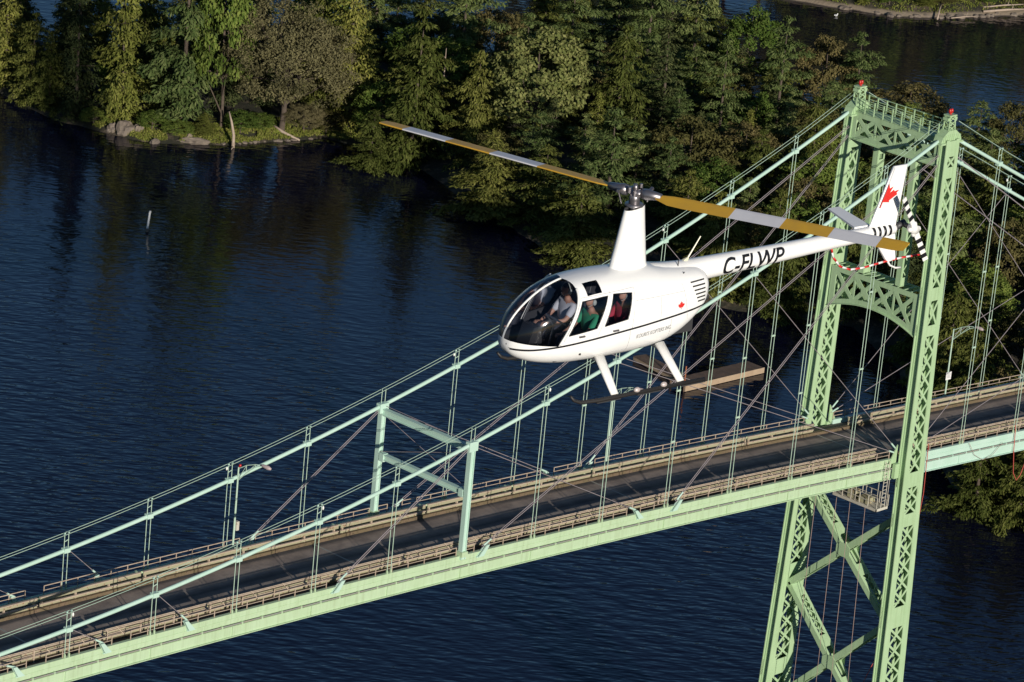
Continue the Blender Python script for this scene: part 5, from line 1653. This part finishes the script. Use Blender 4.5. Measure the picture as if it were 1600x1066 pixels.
# main rotor
HUB = Vector((-.05, 0, 3.24))
mb = MB()
mb.tube([HUB+Vector((0, 0, -.24)), HUB+Vector((0, 0, .03))], [.10, .085], 12); mb.box((HUB.x-.06, -.16, HUB.z-.04), (HUB.x+.06, .16, HUB.z+.06))
mb.tube([HUB+Vector((0, 0, .05)), HUB+Vector((0, 0, .15))], [.06, .035], 8)
hub = mb.build('rotor_hub', METAL, heli, True)
mb = MB(); mb.tube([(-.05, 0, 3.0), (-.05, 0, 3.04)], .16, 14); mb.build('swashplate', METAL, heli, True)
AZ = [R(116.5), R(296.5)]
for bi, a in enumerate(AZ):
    e = Vector((math.cos(a), math.sin(a), .045 if bi == 0 else .03)).normalized()
    ch = Vector((-math.sin(a), math.cos(a), 0))          # towards the leading edge
    pitch = R(15 if bi == 0 else 6)         # feathered by the cyclic
    cv = (ch*math.cos(pitch)+Vector((0, 0, 1))*math.sin(pitch)).normalized(); nv = e.cross(cv).normalized()
    if nv.z < 0: nv = -nv
    def bl_section(r_, chord, th):
        P_ = [(.30, 0), (.275, .35), (.12, .45), (-.3, .22), (-.70, .0), (-.3, -.2), (.12, -.45), (.27, -.45)]
        return [HUB+e*r_+cv*(u*chord)+nv*(w*th) for u, w in P_]
    def blade_part(name, r0_, r1_, m, parent):
        mb = MB(); N_ = 5; vs = []
        for k in range(N_+1):
            r_ = r0_+(r1_-r0_)*k/N_
            c_ = .32 if r_ > .75 else .13+(r_-.42)/.33*.19
            if r_ > 4.9: c_ *= 1-(r_-4.9)*1.6
            vs += bl_section(r_, c_, .026)
        n = 8; fs = [tuple(range(n)), tuple(N_*n+i for i in range(n-1, -1, -1))]
        for i in range(N_):
            for k in range(n): fs.append((i*n+k, i*n+(k+1) % n, (i+1)*n+(k+1) % n, (i+1)*n+k))
        mb.add(vs, fs); return mb.build(name, m, parent)
    bd_ = [.42, 1.86, 2.80, 3.68, 4.55, 5.03]
    root = blade_part('main_rotor_blade', bd_[0], bd_[1], YELP, heli)
    for k in range(1, 5):
        blade_part('blade_band', bd_[k], bd_[k+1], BWHT if k % 2 else YELP, root)
    mb = MB(); mb.tube([HUB+e*.14, HUB+e*.24, HUB+e*.30, HUB+e*.50], [.09, .10, .085, .06], 10)
    mb.build('blade_grip', METAL, root, True)
    mb = MB(); mb.bar(HUB+e*.22+cv*.02, HUB+e*.22+cv*.22, .05, .05); mb.tube([HUB+e*.22+cv*.20, Vector((HUB.x, 0, 3.02))+e*.17+cv*.15], .014, 6); mb.build('pitch_link', METAL, root)
    mb = MB(); 
    for sg in (-1, 1): mb.tube([HUB+cv*.12*sg+e*.05, HUB+cv*.12*sg+e*.05+Vector((0, 0, .10))], .03, 6)
    mb.build('hinge_bolt', METAL, root)

# interior
mb = MB(); mb.box((-.25, -.46, .60), (1.75, .46, .64)); mb.build('cabin_floor', DARK, heli)
mb = MB(); mb.box((-.08, -.50, .58), (-.02, .50, 1.56)); mb.build('bulkhead', DARK, heli)
mb = MB(); mb.hexa([(1.75, -.10, .62), (2.15, -.16, .68), (2.15, .16, .68), (1.75, .10, .62), (1.78, -.12, 1.12), (1.98, -.17, 1.16), (1.98, .17, 1.16), (1.78, .12, 1.12)]); mb.build('instrument_console', DARK, heli)
mb = MB(); mb.tube([(1.55, 0, .62), (1.45, 0, 1.05), (1.42, -.28, 1.16), (1.42, .28, 1.16)], .018, 6); mb.build('cyclic_stick', METAL, heli)
for x, s in ((1.02, -1), (1.02, 1), (.26, -1), (.26, 1)):
    mb = MB(); y = s*.30
    mb.box((x-.22, y-.23, .62), (x+.26, y+.23, .82)); mb.hexa([(x-.30, y-.23, .80), (x-.17, y-.23, .80), (x-.17, y+.23, .80), (x-.30, y+.23, .80), (x-.36, y-.20, 1.40), (x-.26, y-.20, 1.40), (x-.26, y+.20, 1.40), (x-.36, y+.20, 1.40)])
    mb.build('seat', SEATM, heli)

# ------------------------------------------------------------------ people in the cabin
SKINM = plain('skin', (.48, .25, .17), .55)
def skinned(name, V, E_, Rd, m, lvl=1, root=0):
    me = bpy.data.meshes.new(name); me.from_pydata(V, E_, []); me.update()
    o = bpy.data.objects.new(name, me); COL.objects.link(o)
    md = o.modifiers.new('skin', 'SKIN'); md.use_smooth_shade = True
    for i, r_ in enumerate(Rd):
        d = me.skin_vertices[0].data[i]; d.radius = r_ if hasattr(r_, '__len__') else (r_, r_); d.use_root = (i == root)
    o.modifiers.new('sub', 'SUBSURF').levels = lvl
    bpy.context.view_layer.update()
    m2 = bpy.data.meshes.new_from_object(o.evaluated_get(bpy.context.evaluated_depsgraph_get()))
    bpy.data.objects.remove(o); bpy.data.meshes.remove(me)
    m2.name = name; m2.materials.clear(); m2.materials.append(m)
    m2.polygons.foreach_set('use_smooth', [True]*len(m2.polygons))
    return m2
def person(px, py, label, shirt, trouser, hair, hand_l, hand_r, turn=0.0, longsleeve=False):
    t = empty('person'); t.matrix_world = HM @ Matrix.Translation((px, py, .81))
    tag(t, label, 'person', 'people in the helicopter')
    # joints, local: x forward, y left, z up from the seat
    pel = (0, 0, .09); wa = (-.03, 0, .26); chs = (-.06, 0, .42); nk = (-.05, 0, .55); hd0 = (-.03, 0, .62)
    V = [pel, wa, chs, nk, hd0]; E_ = [(0, 1), (1, 2), (2, 3), (3, 4)]; Rd = [(.15, .12), (.14, .105), (.165, .11), (.058, .058), (.055, .06)]
    hands = []
    for s, h in ((1, hand_l), (-1, hand_r)):
        sh = (-.06, s*.19, .47); hv = Vector(h); mid = (Vector(sh)+hv)/2+Vector((-.03, s*.07, -.10))
        b = len(V); V += [sh, tuple(mid), tuple(hv)]; E_ += [(2, b), (b, b+1), (b+1, b+2)]; Rd += [.062, .045, .030]
        hp = (.02, s*.09, .07); kn = (.44, s*.12, .10); an = (.52, s*.12, -.075); to = (.64, s*.12, -.095)
        b = len(V); V += [hp, kn, an, to]; E_ += [(0, b), (b, b+1), (b+1, b+2), (b+2, b+3)]; Rd += [.085, .065, .045, .04]
        hands.append((s, hv))
    me = skinned('body', V, E_, Rd, SKINM)
    b = bmesh.new(); b.from_mesh(me)
    # head with face, ears, nose
    hc = Vector((-.005, 0, .715))
    hm = bmesh.new(); bmesh.ops.create_icosphere(hm, subdivisions=3, radius=1)
    for v in hm.verts:
        x, y, z = v.co
        w = 1.0 if z > 0 else 1+.22*z
        px_, py_, pz_ = x*.098*w, y*.078*w, z*.122
        if x > .75 and -.30 < z < .20: px_ += .022*(1-abs(y)*3.2 if abs(y) < .31 else 0)*(1-abs(z+.1)*2)
        if x > .6 and .08 < z < .30 and .15 < abs(y) < .5: px_ -= .008
        if x > .7 and -.55 < z < -.45: px_ -= .006
        if abs(y) > .93 and abs(z) < .3: py_ *= 1.10
        v.co = (px_, py_, pz_)
    cs, sn = math.cos(turn), math.sin(turn)
    vm = [b.verts.new((hc.x+v.co.x*cs-v.co.y*sn, hc.y+v.co.x*sn+v.co.y*cs, hc.z+v.co.z)) for v in hm.verts]
    for f in hm.faces: b.faces.new([vm[v.index] for v in f.verts]).smooth = True
    hm.free()
    # hands: palm, four unequal bent fingers and a thumb
    for s, hv in hands:
        mb = MB()
        mb.ball(tuple(hv+Vector((.045, 0, -.005))), .050, .040, .018, 10, 6)
        for k, ln in enumerate((.068, .078, .072, .056)):
            y = (k-1.5)*.019*s
            p0 = hv+Vector((.075, y, 0)); p1 = p0+Vector((ln*.5, y*.15, -.004)); p2 = p1+Vector((ln*.3, 0, -.022)); p3 = p2+Vector((ln*.1, 0, -.022))
            mb.tube([p0, p1, p2, p3], [.0095, .009, .008, .006], 6)
        p0 = hv+Vector((.02, -s*.03, 0)); mb.tube([p0, p0+Vector((.03, -s*.025, -.005)), p0+Vector((.06, -s*.03, -.012))], [.011, .010, .007], 6)
        vv = [b.verts.new(v) for v in mb.v]
        for f in mb.f:
            try: b.faces.new([vv[i] for i in f]).smooth = True
            except ValueError: pass
    b.to_mesh(me); b.free()
    o = bpy.data.objects.new('body', me); COL.objects.link(o); o.parent = t
    # shirt over torso and upper arms, trousers
    V = [(0, 0, .12), wa, chs, (-.055, 0, .515)]; E_ = [(0, 1), (1, 2), (2, 3)]; Rd = [(.168, .135), (.158, .122), (.182, .127), (.085, .08)]
    for s, h in ((1, hand_l), (-1, hand_r)):
        sh = Vector((-.06, s*.19, .47)); hv = Vector(h); mid = (sh+hv)/2+Vector((-.03, s*.07, -.10))
        bI = len(V); V += [tuple(sh), tuple(sh+(mid-sh)*.80)]; E_ += [(2, bI), (bI, bI+1)]; Rd += [.076, .066]
        if longsleeve: V += [tuple(mid), tuple(mid+(hv-mid)*.85)]; E_ += [(bI+1, bI+2), (bI+2, bI+3)]; Rd += [.058, .045]
    me = skinned('shirt', V, E_, Rd, shirt); o = bpy.data.objects.new('shirt', me); COL.objects.link(o); o.parent = t
    V = [(0, 0, .08)]; E_ = []; Rd = [(.168, .135)]
    for s in (1, -1):
        bI = len(V); V += [(.03, s*.09, .07), (.44, s*.12, .10), (.52, s*.12, -.06)]; E_ += [(0, bI), (bI, bI+1), (bI+1, bI+2)]; Rd += [.10, .078, .058]
    me = skinned('trousers', V, E_, Rd, trouser); o = bpy.data.objects.new('trousers', me); COL.objects.link(o); o.parent = t
    # hair cap
    hb = bmesh.new(); bmesh.ops.create_icosphere(hb, subdivisions=3, radius=1)
    bmesh.ops.delete(hb, geom=[v for v in hb.verts if v.co.z < -.25 or (v.co.x > .35 and v.co.z < .45)], context='VERTS')
    for v in hb.verts: 
        q = Vector((v.co.x*.106, v.co.y*.087, v.co.z*.130+.004)); v.co = (hc.x-.004+q.x*cs-q.y*sn, q.x*sn+q.y*cs, hc.z+q.z)
    hme = bpy.data.meshes.new('hair'); hb.to_mesh(hme); hb.free(); hme.materials.append(hair)
    o = bpy.data.objects.new('hair', hme); COL.objects.link(o); o.parent = t
    # headset
    mb = MB()
    for s in (-1, 1):
        c = Vector((0, s*.092, 0)); c = Vector((c.x*cs-c.y*sn, c.x*sn+c.y*cs, 0))+hc
        mb.ball(tuple(c), .042, .032, .055, 8, 6)
    pts = [];
    for k in range(11):
        a = math.pi*k/10; q = Vector((0, math.cos(a)*.098, math.sin(a)*.145)); pts.append(hc+Vector((-q.y*sn, q.y*cs, q.z)))
    mb.tube(pts, .010, 5); q = Vector((.115, .045, -.06)); mb.tube([hc+Vector((-.09*sn, .09*cs, -.02)), hc+Vector((q.x*cs-q.y*sn, q.x*sn+q.y*cs, q.z))], .005, 4)
    mb.build('headset', plain('headset_grey', (.42, .45, .42), .5), t, True)
    return t
COTTON_W = plain('white_shirt', (.60, .60, .63), .8)
COTTON_G = plain('green_shirt', (.03, .30, .15), .8)
COTTON_R = plain('red_top', (.50, .035, .07), .8)
DENIM = plain('dark_trousers', (.03, .032, .05), .8)
KHAKI = plain('grey_trousers', (.08, .08, .09), .8)
HAIRB = plain('brown_hair', (.05, .03, .02), .6)
HAIRD = plain('dark_hair', (.02, .016, .014), .6)
HAIRG = plain('light_brown_hair', (.13, .085, .05), .6)
person(1.02, -.30, 'pilot in a white shirt and headset at the far seat behind the windshield', COTTON_W, DENIM, HAIRD, (.42, .12, .24), (.42, -.10, .20), .1, False)
person(.96, .31, 'passenger in a green T-shirt with a grey headset at the front door window', COTTON_G, KHAKI, HAIRG, (.46, .10, .17), (.44, -.12, .16), .35)
person(.26, .31, 'passenger in a red top with a headset at the rear door window', COTTON_R, KHAKI, HAIRB, (.40, .08, .20), (.38, -.12, .18), .3, True)
